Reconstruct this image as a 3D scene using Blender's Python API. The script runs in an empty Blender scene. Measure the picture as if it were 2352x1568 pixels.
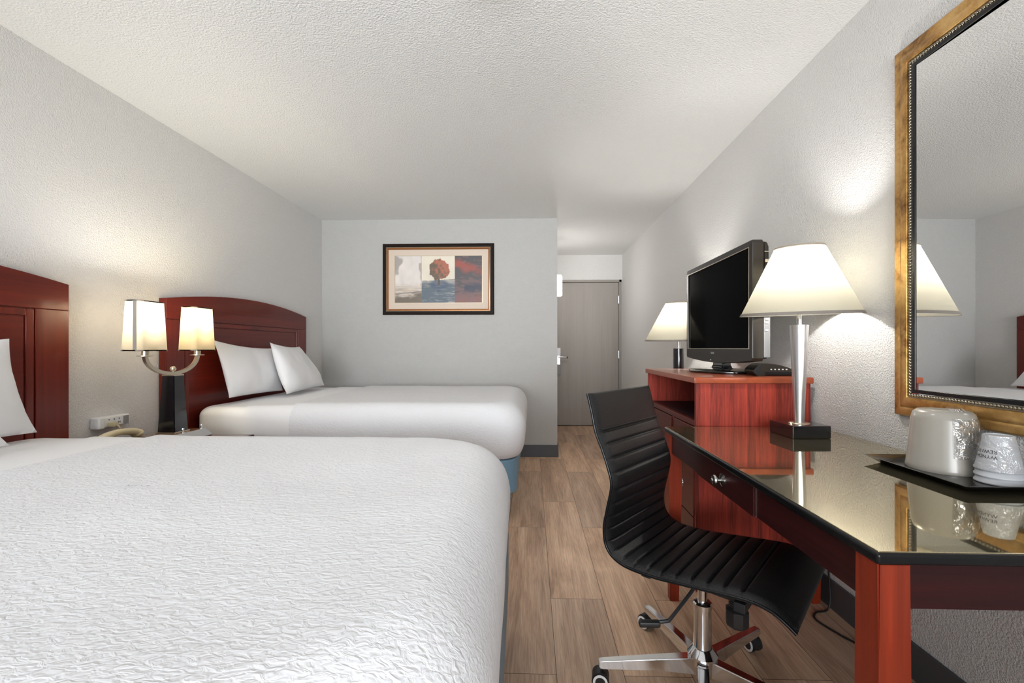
import bpy, bmesh, math, random
from math import pi, sin, cos, radians, sqrt, atan
from mathutils import Vector, Matrix, noise
random.seed(7)
S = bpy.context.scene
COL = S.collection

# ------------------------------------------------------------------ camera
cam_d = bpy.data.cameras.new('camera')
cam = bpy.data.objects.new('camera', cam_d); COL.objects.link(cam)
cam_d.sensor_width = 36.0
cam_d.lens = 1000.0 / 2352 * 36
cam_d.clip_start = 0.02
cam.location = (0, 0, 1.113)
cam.rotation_euler = (pi / 2, 0, atan(0.03))
cam_d.shift_x = -15 / 2352
cam_d.shift_y = 15 / 2352
S.camera = cam

# ------------------------------------------------------------------ world, window light, exposure
S.view_settings.view_transform = 'Standard'
S.view_settings.look = 'None'
S.view_settings.gamma = 1
S.view_settings.use_curve_mapping = False
S.view_settings.exposure = 0.68
W = bpy.data.worlds.new('sky'); S.world = W
W.use_nodes = True
W.node_tree.nodes['Background'].inputs['Color'].default_value = (0.86, 0.93, 1.0, 1)
W.node_tree.nodes['Background'].inputs['Strength'].default_value = 1.2
S.cycles.max_bounces = 14
S.cycles.diffuse_bounces = 8
S.cycles.glossy_bounces = 6
S.cycles.transmission_bounces = 8
S.cycles.transparent_max_bounces = 12
S.cycles.sample_clamp_indirect = 6
S.cycles.caustics_reflective = False
S.cycles.caustics_refractive = False
WINDOW_W, SHADE_LAMP_W, TWIN_LAMP_W, SCONCE_E, DOME_FILL_E = 35.0, 8.7, 5.2, 30.0, 9.0


def area(name, loc, rot, sx, sy, power, color):
    d = bpy.data.lights.new(name, 'AREA'); d.shape = 'RECTANGLE'; d.size = sx; d.size_y = sy
    d.energy = power; d.color = color
    o = bpy.data.objects.new(name, d); COL.objects.link(o); o.location = loc; o.rotation_euler = rot
    return o


# added area light at an unseen rear window, narrowed to brighten the far end
area('window_fill', (-0.45, -2.05, 1.25), (radians(98), 0, 0), 2.9, 1.3, WINDOW_W, (0.94, 0.97, 1.0)).data.spread = radians(70)

XL, XR, YB, YH, YR, ZC = -2.18, 1.29, 4.465, 6.24, -1.8, 2.44

# ------------------------------------------------------------------ materials
MATS = {}


def nm(name):
    m = bpy.data.materials.new(name); m.use_nodes = True
    nt = m.node_tree
    return m, nt, nt.nodes['Principled BSDF']


def N(nt, typ, **kw):
    n = nt.nodes.new(typ)
    for k, v in kw.items():
        if k in n.inputs.keys():
            n.inputs[k].default_value = v
        else:
            setattr(n, k, v)
    return n


def c4(c):
    return (c[0], c[1], c[2], 1)


def simple(name, col, rough=0.5, metal=0.0, coat=0.0, ior=1.5, bump=0.0, bscale=200.0, var=0.0, sheen=0.0, spec=0.5):
    m, nt, b = nm(name)
    b.inputs['Base Color'].default_value = c4(col)
    b.inputs['Roughness'].default_value = rough
    b.inputs['Metallic'].default_value = metal
    b.inputs['Coat Weight'].default_value = coat
    b.inputs['Coat Roughness'].default_value = 0.08
    b.inputs['IOR'].default_value = ior
    if sheen:
        b.inputs['Sheen Weight'].default_value = sheen
    tc = N(nt, 'ShaderNodeTexCoord')
    no = N(nt, 'ShaderNodeTexNoise', Scale=bscale, Detail=4.0)
    nt.links.new(tc.outputs['Object'], no.inputs['Vector'])
    if bump:
        bp = N(nt, 'ShaderNodeBump', Strength=bump, Distance=0.004)
        nt.links.new(no.outputs['Fac'], bp.inputs['Height'])
        nt.links.new(bp.outputs['Normal'], b.inputs['Normal'])
    if var:
        n2 = N(nt, 'ShaderNodeTexNoise', Scale=6.0, Detail=5.0)
        nt.links.new(tc.outputs['Object'], n2.inputs['Vector'])
        mx = N(nt, 'ShaderNodeMix', data_type='RGBA')
        mx.inputs['A'].default_value = c4([x * (1 - var) for x in col])
        mx.inputs['B'].default_value = c4([min(1, x * (1 + var)) for x in col])
        nt.links.new(n2.outputs['Fac'], mx.inputs['Factor'])
        nt.links.new(mx.outputs['Result'], b.inputs['Base Color'])
    b.inputs['Specular IOR Level'].default_value = spec
    MATS[name] = m
    return m


def wood(name, dark, light, grain='Z', fine=60.0, rough=0.28, coat=0.5, contrast=(0.3, 0.7)):
    m, nt, b = nm(name)
    tc = N(nt, 'ShaderNodeTexCoord')
    mp = N(nt, 'ShaderNodeMapping')
    sc = [fine, fine, fine]; sc['XYZ'.index(grain)] = fine * 0.03
    mp.inputs['Scale'].default_value = sc
    nt.links.new(tc.outputs['Object'], mp.inputs['Vector'])
    n1 = N(nt, 'ShaderNodeTexNoise', Scale=1.0, Detail=8.0, Roughness=0.65, Distortion=0.6)
    nt.links.new(mp.outputs['Vector'], n1.inputs['Vector'])
    n2 = N(nt, 'ShaderNodeTexNoise', Scale=0.12, Detail=3.0)
    nt.links.new(mp.outputs['Vector'], n2.inputs['Vector'])
    ad = N(nt, 'ShaderNodeMath', operation='ADD')
    nt.links.new(n1.outputs['Fac'], ad.inputs[0]); nt.links.new(n2.outputs['Fac'], ad.inputs[1])
    ml = N(nt, 'ShaderNodeMath', operation='MULTIPLY'); ml.inputs[1].default_value = 0.5
    nt.links.new(ad.outputs[0], ml.inputs[0])
    cr = N(nt, 'ShaderNodeValToRGB')
    cr.color_ramp.elements[0].position = contrast[0]; cr.color_ramp.elements[0].color = c4(dark)
    cr.color_ramp.elements[1].position = contrast[1]; cr.color_ramp.elements[1].color = c4(light)
    nt.links.new(ml.outputs[0], cr.inputs['Fac'])
    nt.links.new(cr.outputs['Color'], b.inputs['Base Color'])
    b.inputs['Roughness'].default_value = rough
    b.inputs['Coat Weight'].default_value = coat
    b.inputs['Coat Roughness'].default_value = 0.12
    b.inputs['Specular IOR Level'].default_value = 0.25
    MATS[name] = m
    return m


def paint(name, col, scale, strength, dist):
    m, nt, b = nm(name)
    tc = N(nt, 'ShaderNodeTexCoord')
    no = N(nt, 'ShaderNodeTexNoise', Scale=scale, Detail=3.0, Roughness=0.6)
    nt.links.new(tc.outputs['Object'], no.inputs['Vector'])
    bp = N(nt, 'ShaderNodeBump', Strength=strength, Distance=dist)
    nt.links.new(no.outputs['Fac'], bp.inputs['Height'])
    nt.links.new(bp.outputs['Normal'], b.inputs['Normal'])
    b.inputs['Base Color'].default_value = c4(col)
    b.inputs['Roughness'].default_value = 0.75
    MATS[name] = m
    return m


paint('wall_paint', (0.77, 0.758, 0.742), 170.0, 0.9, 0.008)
paint('wall_paint_darkened', (0.54, 0.535, 0.52), 170.0, 0.9, 0.008)  # wall paint darkened for the back wall, to hold down the strong light there
paint('ceiling_texture', (0.81, 0.815, 0.80), 120.0, 0.7, 0.008)
simple('vinyl_base', (0.075, 0.078, 0.085), 0.45)


def floor_mat():
    m, nt, b = nm('vinyl_plank_floor')
    tc = N(nt, 'ShaderNodeTexCoord')
    mp = N(nt, 'ShaderNodeMapping')
    mp.inputs['Rotation'].default_value = (0, 0, -pi / 2)
    mp.inputs['Location'].default_value = (0.5, 0.085, 0)
    nt.links.new(tc.outputs['Object'], mp.inputs['Vector'])
    br = N(nt, 'ShaderNodeTexBrick')
    br.offset = 0.37; br.offset_frequency = 2
    br.inputs['Scale'].default_value = 1.0
    br.inputs['Brick Width'].default_value = 1.22
    br.inputs['Row Height'].default_value = 0.23
    br.inputs['Mortar Size'].default_value = 0.0012
    br.inputs['Mortar Smooth'].default_value = 0.3
    br.inputs['Bias'].default_value = 0.0
    br.inputs['Color1'].default_value = (0, 0, 0, 1); br.inputs['Color2'].default_value = (1, 1, 1, 1)
    nt.links.new(mp.outputs['Vector'], br.inputs['Vector'])
    # grain, shifted per plank
    sep = N(nt, 'ShaderNodeSeparateColor'); nt.links.new(br.outputs['Color'], sep.inputs['Color'])
    cx = N(nt, 'ShaderNodeCombineXYZ')
    mu = N(nt, 'ShaderNodeMath', operation='MULTIPLY'); mu.inputs[1].default_value = 13.0
    nt.links.new(sep.outputs['Red'], mu.inputs[0]); nt.links.new(mu.outputs[0], cx.inputs['X']); nt.links.new(mu.outputs[0], cx.inputs['Z'])
    va = N(nt, 'ShaderNodeVectorMath', operation='ADD')
    nt.links.new(tc.outputs['Object'], va.inputs[0]); nt.links.new(cx.outputs[0], va.inputs[1])
    m2 = N(nt, 'ShaderNodeMapping'); m2.inputs['Scale'].default_value = (9, 1.1, 9)
    nt.links.new(va.outputs[0], m2.inputs['Vector'])
    n1 = N(nt, 'ShaderNodeTexNoise', Scale=1.0, Detail=6.0, Roughness=0.6, Distortion=1.2)
    nt.links.new(m2.outputs['Vector'], n1.inputs['Vector'])
    m3 = N(nt, 'ShaderNodeMapping'); m3.inputs['Scale'].default_value = (150, 5, 150)
    nt.links.new(va.outputs[0], m3.inputs['Vector'])
    n2 = N(nt, 'ShaderNodeTexNoise', Scale=1.0, Detail=5.0, Roughness=0.7, Distortion=0.8)
    nt.links.new(m3.outputs['Vector'], n2.inputs['Vector'])
    cr = N(nt, 'ShaderNodeValToRGB')
    e = cr.color_ramp.elements
    e[0].position = 0.28; e[0].color = (0.40, 0.245, 0.160, 1)
    e[1].position = 0.72; e[1].color = (0.84, 0.61, 0.43, 1)
    x = e.new(0.5); x.color = (0.66, 0.445, 0.30, 1)
    nt.links.new(n1.outputs['Fac'], cr.inputs['Fac'])
    c2 = N(nt, 'ShaderNodeValToRGB')
    c2.color_ramp.elements[0].position = 0.32; c2.color_ramp.elements[0].color = (0.70, 0.68, 0.66, 1)
    c2.color_ramp.elements[1].position = 0.62; c2.color_ramp.elements[1].color = (1.08, 1.08, 1.08, 1)
    nt.links.new(n2.outputs['Fac'], c2.inputs['Fac'])
    mx = N(nt, 'ShaderNodeMix', data_type='RGBA', blend_type='MULTIPLY'); mx.inputs['Factor'].default_value = 1.0
    nt.links.new(cr.outputs['Color'], mx.inputs['A']); nt.links.new(c2.outputs['Color'], mx.inputs['B'])
    # plank-to-plank tint
    c3 = N(nt, 'ShaderNodeValToRGB')
    c3.color_ramp.elements[0].color = (0.80, 0.80, 0.82, 1); c3.color_ramp.elements[1].color = (1.12, 1.09, 1.05, 1)
    nt.links.new(sep.outputs['Red'], c3.inputs['Fac'])
    mx2 = N(nt, 'ShaderNodeMix', data_type='RGBA', blend_type='MULTIPLY'); mx2.inputs['Factor'].default_value = 1.0
    nt.links.new(mx.outputs['Result'], mx2.inputs['A']); nt.links.new(c3.outputs['Color'], mx2.inputs['B'])
    mx3 = N(nt, 'ShaderNodeMix', data_type='RGBA')
    mx3.inputs['B'].default_value = (0.05, 0.03, 0.02, 1)
    nt.links.new(br.outputs['Fac'], mx3.inputs['Factor']); nt.links.new(mx2.outputs['Result'], mx3.inputs['A'])
    nt.links.new(mx3.outputs['Result'], b.inputs['Base Color'])
    bp = N(nt, 'ShaderNodeBump', Strength=0.25, Distance=0.002)
    nt.links.new(n2.outputs['Fac'], bp.inputs['Height']); nt.links.new(bp.outputs['Normal'], b.inputs['Normal'])
    b.inputs['Roughness'].default_value = 0.42
    MATS['floor'] = m


floor_mat()


def cloth_mat(name, col, ripple):
    m, nt, b = nm(name)
    b.inputs['Base Color'].default_value = c4(col)
    b.inputs['Roughness'].default_value = 0.9
    b.inputs['Sheen Weight'].default_value = 0.15
    tc = N(nt, 'ShaderNodeTexCoord')
    mp = N(nt, 'ShaderNodeMapping')
    mp.inputs['Scale'].default_value = (56, 100, 100) if ripple else (40, 40, 40)
    nt.links.new(tc.outputs['Object'], mp.inputs['Vector'])
    n1 = N(nt, 'ShaderNodeTexNoise', Scale=1.0, Detail=2.0 if ripple else 6.0, Roughness=0.5, Distortion=0.9)
    nt.links.new(mp.outputs['Vector'], n1.inputs['Vector'])
    h = n1.outputs['Fac']
    if ripple:
        n2 = N(nt, 'ShaderNodeTexNoise', Scale=3.0, Detail=3.0)
        nt.links.new(tc.outputs['Object'], n2.inputs['Vector'])
        a = N(nt, 'ShaderNodeMath', operation='MULTIPLY'); a.inputs[1].default_value = 3.0
        nt.links.new(n2.outputs['Fac'], a.inputs[0])
        ad = N(nt, 'ShaderNodeMath', operation='ADD')
        nt.links.new(n1.outputs['Fac'], ad.inputs[0]); nt.links.new(a.outputs[0], ad.inputs[1]); h = ad.outputs[0]
    bp = N(nt, 'ShaderNodeBump', Strength=0.48 if ripple else 0.14, Distance=0.007 if ripple else 0.004)
    nt.links.new(h, bp.inputs['Height']); nt.links.new(bp.outputs['Normal'], b.inputs['Normal'])
    MATS[name] = m


cloth_mat('coverlet_white', (0.765, 0.77, 0.79), True)
cloth_mat('sheet_white', (0.84, 0.84, 0.85), False)
simple('blue_vinyl', (0.17, 0.30, 0.41), 0.45)
simple('black_metal', (0.02, 0.02, 0.022), 0.4)
wood('mahogany_headboard', (0.055, 0.006, 0.0035), (0.20, 0.019, 0.008), 'Y', 30, 0.3, 0.25)
wood('mahogany_upright', (0.06, 0.006, 0.003), (0.22, 0.022, 0.009), 'Z', 30, 0.28, 0.25)
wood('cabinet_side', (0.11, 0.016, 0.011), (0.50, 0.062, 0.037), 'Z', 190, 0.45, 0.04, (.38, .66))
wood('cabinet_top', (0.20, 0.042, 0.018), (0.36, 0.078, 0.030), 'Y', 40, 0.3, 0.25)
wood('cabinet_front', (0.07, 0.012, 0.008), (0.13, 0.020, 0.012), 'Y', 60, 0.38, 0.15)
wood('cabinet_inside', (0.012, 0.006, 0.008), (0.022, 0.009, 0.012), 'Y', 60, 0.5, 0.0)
wood('desk_wood', (0.016, 0.003, 0.004), (0.062, 0.010, 0.009), 'Y', 70, 0.38, 0.12)
wood('desk_wood_cross', (0.006, 0.002, 0.003), (0.040, 0.006, 0.006), 'X', 70, 0.4, 0.05)
wood('desk_leg_wood', (0.09, 0.012, 0.006), (0.34, 0.040, 0.013), 'Z', 45, 0.38, 0.12)
wood('nightstand_wood', (0.06, 0.011, 0.008), (0.11, 0.022, 0.015), 'Y', 50, 0.3, 0.5)
wood('lamp_base_wood', (0.13, 0.07, 0.035), (0.26, 0.15, 0.075), 'Y', 30, 0.22, 0.6)
wood('door_taupe', (0.29, 0.265, 0.24), (0.37, 0.34, 0.312), 'Z', 70, 0.5, 0.0)
simple('door_frame', (0.30, 0.272, 0.24), 0.5)
simple('chrome', (0.72, 0.72, 0.73), 0.09, 1.0)
simple('nickel', (0.62, 0.55, 0.44), 0.3, 1.0)
simple('brushed_steel', (0.62, 0.62, 0.63), 0.3, 1.0)
simple('knob_pewter', (0.55, 0.54, 0.52), 0.25, 1.0)
simple('black_gloss', (0.006, 0.006, 0.007), 0.16, coat=0.4)
simple('black_satin', (0.006, 0.006, 0.007), 0.3, spec=0.3)
simple('black_plastic', (0.014, 0.014, 0.015), 0.45)
simple('tray_black', (0.012, 0.012, 0.011), 0.18)
simple('tv_plastic', (0.022, 0.018, 0.014), 0.3, spec=0.3)
simple('tv_grey', (0.20, 0.20, 0.205), 0.4)
simple('tv_screen', (0.0012, 0.0012, 0.0014), 0.1, spec=0.008)
simple('button_silver', (0.65, 0.65, 0.65), 0.35)
simple('white_plastic', (0.78, 0.79, 0.80), 0.35)
simple('grey_plastic', (0.25, 0.24, 0.23), 0.5)
simple('beige_plastic', (0.55, 0.47, 0.30), 0.4)
simple('white_print', (0.75, 0.75, 0.75), 0.5)
simple('black_print', (0.03, 0.03, 0.035), 0.5)
simple('leather_black', (0.006, 0.006, 0.0065), 0.40, spec=0.42, bump=0.3, bscale=420.0)
simple('caster_white', (0.8, 0.8, 0.8), 0.4)
simple('bucket_plastic', (0.36, 0.335, 0.29), 0.25, coat=0.2)
simple('cup_white', (0.55, 0.565, 0.59), 0.4)
simple('mat_board', (0.66, 0.555, 0.46), 0.8)
simple('picture_gold', (0.42, 0.17, 0.06), 0.35, 0.6)
simple('picture_bead', (0.50, 0.42, 0.30), 0.4, 0.5)
simple('picture_dark', (0.012, 0.006, 0.004), 0.5, spec=0.12)
simple('silver_bead', (0.34, 0.31, 0.25), 0.3, 1.0)
simple('dark_gap', (0.01, 0.01, 0.01), 0.6)
simple('shade_trim', (0.42, 0.38, 0.34), 0.8)
simple('curtain_cloth', (0.5, 0.48, 0.45), 0.9)


def gold_mat():
    m, nt, b = nm('antique_gold')
    tc = N(nt, 'ShaderNodeTexCoord')
    n1 = N(nt, 'ShaderNodeTexNoise', Scale=7.0, Detail=12.0, Roughness=0.72, Distortion=0.3)
    nt.links.new(tc.outputs['Object'], n1.inputs['Vector'])
    cr = N(nt, 'ShaderNodeValToRGB')
    e = cr.color_ramp.elements
    e[0].position = 0.36; e[0].color = (0.19, 0.085, 0.022, 1)
    e[1].position = 0.66; e[1].color = (0.76, 0.50, 0.20, 1)
    k = e.new(0.48); k.color = (0.52, 0.29, 0.09, 1)
    nt.links.new(n1.outputs['Fac'], cr.inputs['Fac'])
    nt.links.new(cr.outputs['Color'], b.inputs['Base Color'])
    b.inputs['Metallic'].default_value = 0.75; b.inputs['Roughness'].default_value = 0.36
    bp = N(nt, 'ShaderNodeBump', Strength=0.15, Distance=0.002)
    nt.links.new(n1.outputs['Fac'], bp.inputs['Height']); nt.links.new(bp.outputs['Normal'], b.inputs['Normal'])
    MATS['antique_gold'] = m


gold_mat()


def mirror_mat():
    m, nt, b = nm('mirror_glass')
    b.inputs['Base Color'].default_value = (0.83, 0.83, 0.83, 1)
    b.inputs['Metallic'].default_value = 1.0; b.inputs['Roughness'].default_value = 0.0
    MATS['mirror_glass'] = m


mirror_mat()


def desk_top_mat():
    # dark speckled stone look under a very reflective glass sheet
    m, nt, b = nm('desk_glass_top')
    tc = N(nt, 'ShaderNodeTexCoord')
    n1 = N(nt, 'ShaderNodeTexNoise', Scale=500.0, Detail=2.0)
    nt.links.new(tc.outputs['Object'], n1.inputs['Vector'])
    cr = N(nt, 'ShaderNodeValToRGB')
    cr.color_ramp.elements[0].position = 0.3; cr.color_ramp.elements[0].color = (0.50, 0.43, 0.265, 1)
    cr.color_ramp.elements[1].position = 0.7; cr.color_ramp.elements[1].color = (0.68, 0.60, 0.40, 1)
    nt.links.new(n1.outputs['Fac'], cr.inputs['Fac'])
    nt.links.new(cr.outputs['Color'], b.inputs['Base Color'])
    b.inputs['Metallic'].default_value = 0.93
    b.inputs['Roughness'].default_value = 0.035
    MATS['desk_glass_top'] = m


desk_top_mat()


def shade_mat(name, col, trans):
    m, nt, b = nm(name)
    out = nt.nodes['Material Output']
    tr = N(nt, 'ShaderNodeBsdfTranslucent'); tr.inputs['Color'].default_value = c4(trans)
    df = N(nt, 'ShaderNodeBsdfDiffuse'); df.inputs['Color'].default_value = c4(col)
    tc = N(nt, 'ShaderNodeTexCoord')
    mp = N(nt, 'ShaderNodeMapping'); mp.inputs['Scale'].default_value = (120, 120, 700)
    no = N(nt, 'ShaderNodeTexNoise', Scale=1.0, Detail=2.0)
    nt.links.new(tc.outputs['Object'], mp.inputs['Vector']); nt.links.new(mp.outputs['Vector'], no.inputs['Vector'])
    bp = N(nt, 'ShaderNodeBump', Strength=0.12, Distance=0.002)
    nt.links.new(no.outputs['Fac'], bp.inputs['Height'])
    nt.links.new(bp.outputs['Normal'], df.inputs['Normal'])
    mx = N(nt, 'ShaderNodeMixShader'); mx.inputs['Fac'].default_value = 0.5
    nt.links.new(df.outputs[0], mx.inputs[1]); nt.links.new(tr.outputs[0], mx.inputs[2])
    nt.links.new(mx.outputs[0], out.inputs['Surface'])
    MATS[name] = m


shade_mat('shade_ivory', (0.74, 0.72, 0.64), (0.36, 0.335, 0.26))
shade_mat('shade_seam', (0.6, 0.55, 0.5), (0.16, 0.14, 0.11))
shade_mat('shade_cream', (0.74, 0.69, 0.58), (0.38, 0.325, 0.225))


def emit(name, col, s):
    m = bpy.data.materials.new(name); m.use_nodes = True
    nt = m.node_tree
    nt.nodes.remove(nt.nodes['Principled BSDF'])
    e = N(nt, 'ShaderNodeEmission', Strength=s); e.inputs['Color'].default_value = c4(col)
    nt.links.new(e.outputs[0], nt.nodes['Material Output'].inputs['Surface'])
    MATS[name] = m


emit('bulb_glow', (1, 0.9, 0.72), 6.0)
emit('sconce_glow', (1, 0.97, 0.93), SCONCE_E)
emit('dome_fill', (1, 0.985, 0.965), DOME_FILL_E)


def film_mat(name, fac, rough):
    m, nt, b = nm(name)
    out = nt.nodes['Material Output']
    tr = N(nt, 'ShaderNodeBsdfTransparent'); tr.inputs['Color'].default_value = (0.97, 0.97, 0.97, 1)
    gl = N(nt, 'ShaderNodeBsdfGlossy', Roughness=rough); gl.inputs['Color'].default_value = (0.95, 0.95, 0.97, 1)
    tc = N(nt, 'ShaderNodeTexCoord')
    no = N(nt, 'ShaderNodeTexNoise', Scale=26.0, Detail=3.0, Distortion=1.5)
    nt.links.new(tc.outputs['Object'], no.inputs['Vector'])
    bp = N(nt, 'ShaderNodeBump', Strength=0.9, Distance=0.02)
    nt.links.new(no.outputs['Fac'], bp.inputs['Height']); nt.links.new(bp.outputs['Normal'], gl.inputs['Normal'])
    mx = N(nt, 'ShaderNodeMixShader'); mx.inputs['Fac'].default_value = fac
    nt.links.new(tr.outputs[0], mx.inputs[1]); nt.links.new(gl.outputs[0], mx.inputs[2])
    nt.links.new(mx.outputs[0], out.inputs['Surface'])
    MATS[name] = m


film_mat('clear_film', 0.3, 0.12)
film_mat('cup_film', 0.12, 0.15)


def glass_mat():
    m, nt, b = nm('window_glass')
    out = nt.nodes['Material Output']
    tr = N(nt, 'ShaderNodeBsdfTransparent')
    gl = N(nt, 'ShaderNodeBsdfGlossy', Roughness=0.0)
    mx = N(nt, 'ShaderNodeMixShader'); mx.inputs['Fac'].default_value = 0.05
    nt.links.new(tr.outputs[0], mx.inputs[1]); nt.links.new(gl.outputs[0], mx.inputs[2])
    nt.links.new(mx.outputs[0], out.inputs['Surface'])
    MATS['window_glass'] = m


glass_mat()

# ------------------------------------------------------------------ geometry helpers
OFF = {}


def bx(bm, x0, x1, y0, y1, z0, z1, bev=0.0, seg=2, M=None):
    t = bmesh.new()
    bmesh.ops.create_cube(t, size=1)
    for v in t.verts:
        v.co = Vector(((x0 + x1) / 2 + v.co.x * (x1 - x0), (y0 + y1) / 2 + v.co.y * (y1 - y0), (z0 + z1) / 2 + v.co.z * (z1 - z0)))
    if bev:
        bmesh.ops.bevel(t, geom=list(t.edges), offset=bev, segments=seg, profile=0.5, affect='EDGES')
    merge(bm, t, M)
    return bm


def merge(bm, t, M=None):
    if M is not None:
        bmesh.ops.transform(t, matrix=M, verts=list(t.verts))
    me = bpy.data.meshes.new('tmp'); t.to_mesh(me); t.free(); bm.from_mesh(me); bpy.data.meshes.remove(me)


def loft(bm, rings, cap0=True, cap1=True, closed=True):
    R = [[bm.verts.new(p) for p in r] for r in rings]
    n = len(R[0])
    for a, b in zip(R[:-1], R[1:]):
        for i in range(n if closed else n - 1):
            j = (i + 1) % n
            bm.faces.new((a[i], a[j], b[j], b[i]))
    if cap0: bm.faces.new(list(reversed(R[0])))
    if cap1: bm.faces.new(R[-1])
    return bm


def lathe(bm, prof, c, n=48, cap0=True, cap1=True, axis='Z', M=None):
    """prof: (radius, height) pairs bottom to top, about the vertical through c"""
    t = bmesh.new()
    rings = []
    for r, z in prof:
        rings.append([Vector((r * cos(2 * pi * i / n), r * sin(2 * pi * i / n), z)) for i in range(n)])
    loft(t, rings, cap0, cap1)
    if axis == 'X': bmesh.ops.rotate(t, cent=(0, 0, 0), matrix=Matrix.Rotation(pi / 2, 3, 'Y'), verts=list(t.verts))
    if axis == '-X': bmesh.ops.rotate(t, cent=(0, 0, 0), matrix=Matrix.Rotation(-pi / 2, 3, 'Y'), verts=list(t.verts))
    if axis == '-Y': bmesh.ops.rotate(t, cent=(0, 0, 0), matrix=Matrix.Rotation(pi / 2, 3, 'X'), verts=list(t.verts))
    if M is not None: bmesh.ops.transform(t, matrix=M, verts=list(t.verts))
    bmesh.ops.translate(t, vec=Vector(c), verts=list(t.verts))
    merge(bm, t)
    return bm


def tube(bm, pts, r, n=10):
    pts = [Vector(p) for p in pts]
    rings = []
    up = Vector((0, 0, 1))
    prevx = None
    for i, p in enumerate(pts):
        d = (pts[min(i + 1, len(pts) - 1)] - pts[max(i - 1, 0)]).normalized()
        if prevx is None:
            x = d.cross(up)
            if x.length < 1e-3: x = d.cross(Vector((0, 1, 0)))
        else:
            x = prevx - d * prevx.dot(d)
        x.normalize(); prevx = x
        y = d.cross(x)
        rr = r[i] if isinstance(r, (list, tuple)) else r
        rings.append([p + x * rr * cos(2 * pi * k / n) + y * rr * sin(2 * pi * k / n) for k in range(n)])
    loft(bm, rings)
    return bm


def ball(bm, c, r, u=16, v=10, sc=(1, 1, 1)):
    t = bmesh.new()
    bmesh.ops.create_uvsphere(t, u_segments=u, v_segments=v, radius=r)
    for w in t.verts: w.co = Vector((w.co.x * sc[0] + c[0], w.co.y * sc[1] + c[1], w.co.z * sc[2] + c[2]))
    merge(bm, t)
    return bm


def prism(bm, pts, axis, a, b, bev=0.0):
    """extrude the polygon pts (2-D) along axis from a to b"""
    t = bmesh.new()
    def P(p, w):
        if axis == 'X': return (w, p[0], p[1])
        if axis == 'Y': return (p[0], w, p[1])
        return (p[0], p[1], w)
    loft(t, [[Vector(P(p, a)) for p in pts], [Vector(P(p, b)) for p in pts]])
    bmesh.ops.recalc_face_normals(t, faces=list(t.faces))
    if bev:
        bmesh.ops.bevel(t, geom=list(t.edges), offset=bev, segments=2, profile=0.5, affect='EDGES')
    merge(bm, t)
    return bm


def sst(a, b, x):
    t = max(0, min(1, (x - a) / (b - a))); return t * t * (3 - 2 * t)


def catmull(P, n):
    out = []
    m = len(P)
    for i in range(m - 1):
        p0, p1, p2, p3 = P[max(i - 1, 0)], P[i], P[i + 1], P[min(i + 2, m - 1)]
        for k in range(n):
            t = k / n
            out.append(tuple(0.5 * ((2 * b) + (-a + c) * t + (2 * a - 5 * b + 4 * c - d) * t * t + (-a + 3 * b - 3 * c + d) * t ** 3)
                             for a, b, c, d in zip(p0, p1, p2, p3)))
    out.append(tuple(P[-1]))
    return out


def mk(name, bm, mat, off=(0, 0, 0), ang=35, recalc=True):
    if recalc: bmesh.ops.recalc_face_normals(bm, faces=list(bm.faces))
    bmesh.ops.translate(bm, vec=-Vector(off), verts=list(bm.verts))
    me = bpy.data.meshes.new(name)
    bm.to_mesh(me); bm.free()
    me.shade_smooth()
    me.set_sharp_from_angle(angle=radians(ang))
    me.materials.append(MATS[mat] if isinstance(mat, str) else mat)
    o = bpy.data.objects.new(name, me); COL.objects.link(o)
    if ang <= 50:
        w = o.modifiers.new('weighted_normals', 'WEIGHTED_NORMAL'); w.keep_sharp = True; w.weight = 80
    return o


def tag(o, label, cat, group=None):
    o['label'] = label; o['category'] = cat
    if group: o['group'] = group
    return o


def thing(name, label, cat, loc, rz=0.0, group=None):
    o = bpy.data.objects.new(name, None); COL.objects.link(o)
    o.empty_display_size = 0.1
    o.location = loc; o.rotation_euler = (0, 0, rz)
    OFF[o.name] = Vector(loc) if rz == 0 else Vector((0, 0, 0))
    return tag(o, label, cat, group)


def part(name, bm, mat, parent, ang=35, label=None, recalc=True):
    off = OFF[parent.name]
    o = mk(name, bm, mat, off, ang, recalc)
    o.parent = parent
    OFF[o.name] = off
    if label: o['label'] = label
    return o


def solo(name, bm, mat, label, cat, loc, ang=35, group=None):
    o = mk(name, bm, mat, loc, ang); o.location = loc
    OFF[o.name] = Vector(loc)
    return tag(o, label, cat, group)


def struct(name, bm, mat, parent=None, ang=35):
    o = mk(name, bm, mat, (0, 0, 0), ang)
    OFF[o.name] = Vector((0, 0, 0))
    if parent: o.parent = parent
    else: o['kind'] = 'structure'
    return o


def B(*a, **k):
    return bx(bmesh.new(), *a, **k)


def textmesh(s, size, align='CENTER'):
    cu = bpy.data.curves.new('txt', 'FONT'); cu.body = s; cu.size = size; cu.align_x = align
    cu.resolution_u = 3
    ob = bpy.data.objects.new('txt', cu); COL.objects.link(ob)
    bpy.context.view_layer.update()
    me = bpy.data.meshes.new_from_object(ob.evaluated_get(bpy.context.evaluated_depsgraph_get()))
    bm = bmesh.new(); bm.from_mesh(me)
    bpy.data.objects.remove(ob); bpy.data.meshes.remove(me); bpy.data.curves.remove(cu)
    return bm


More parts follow.
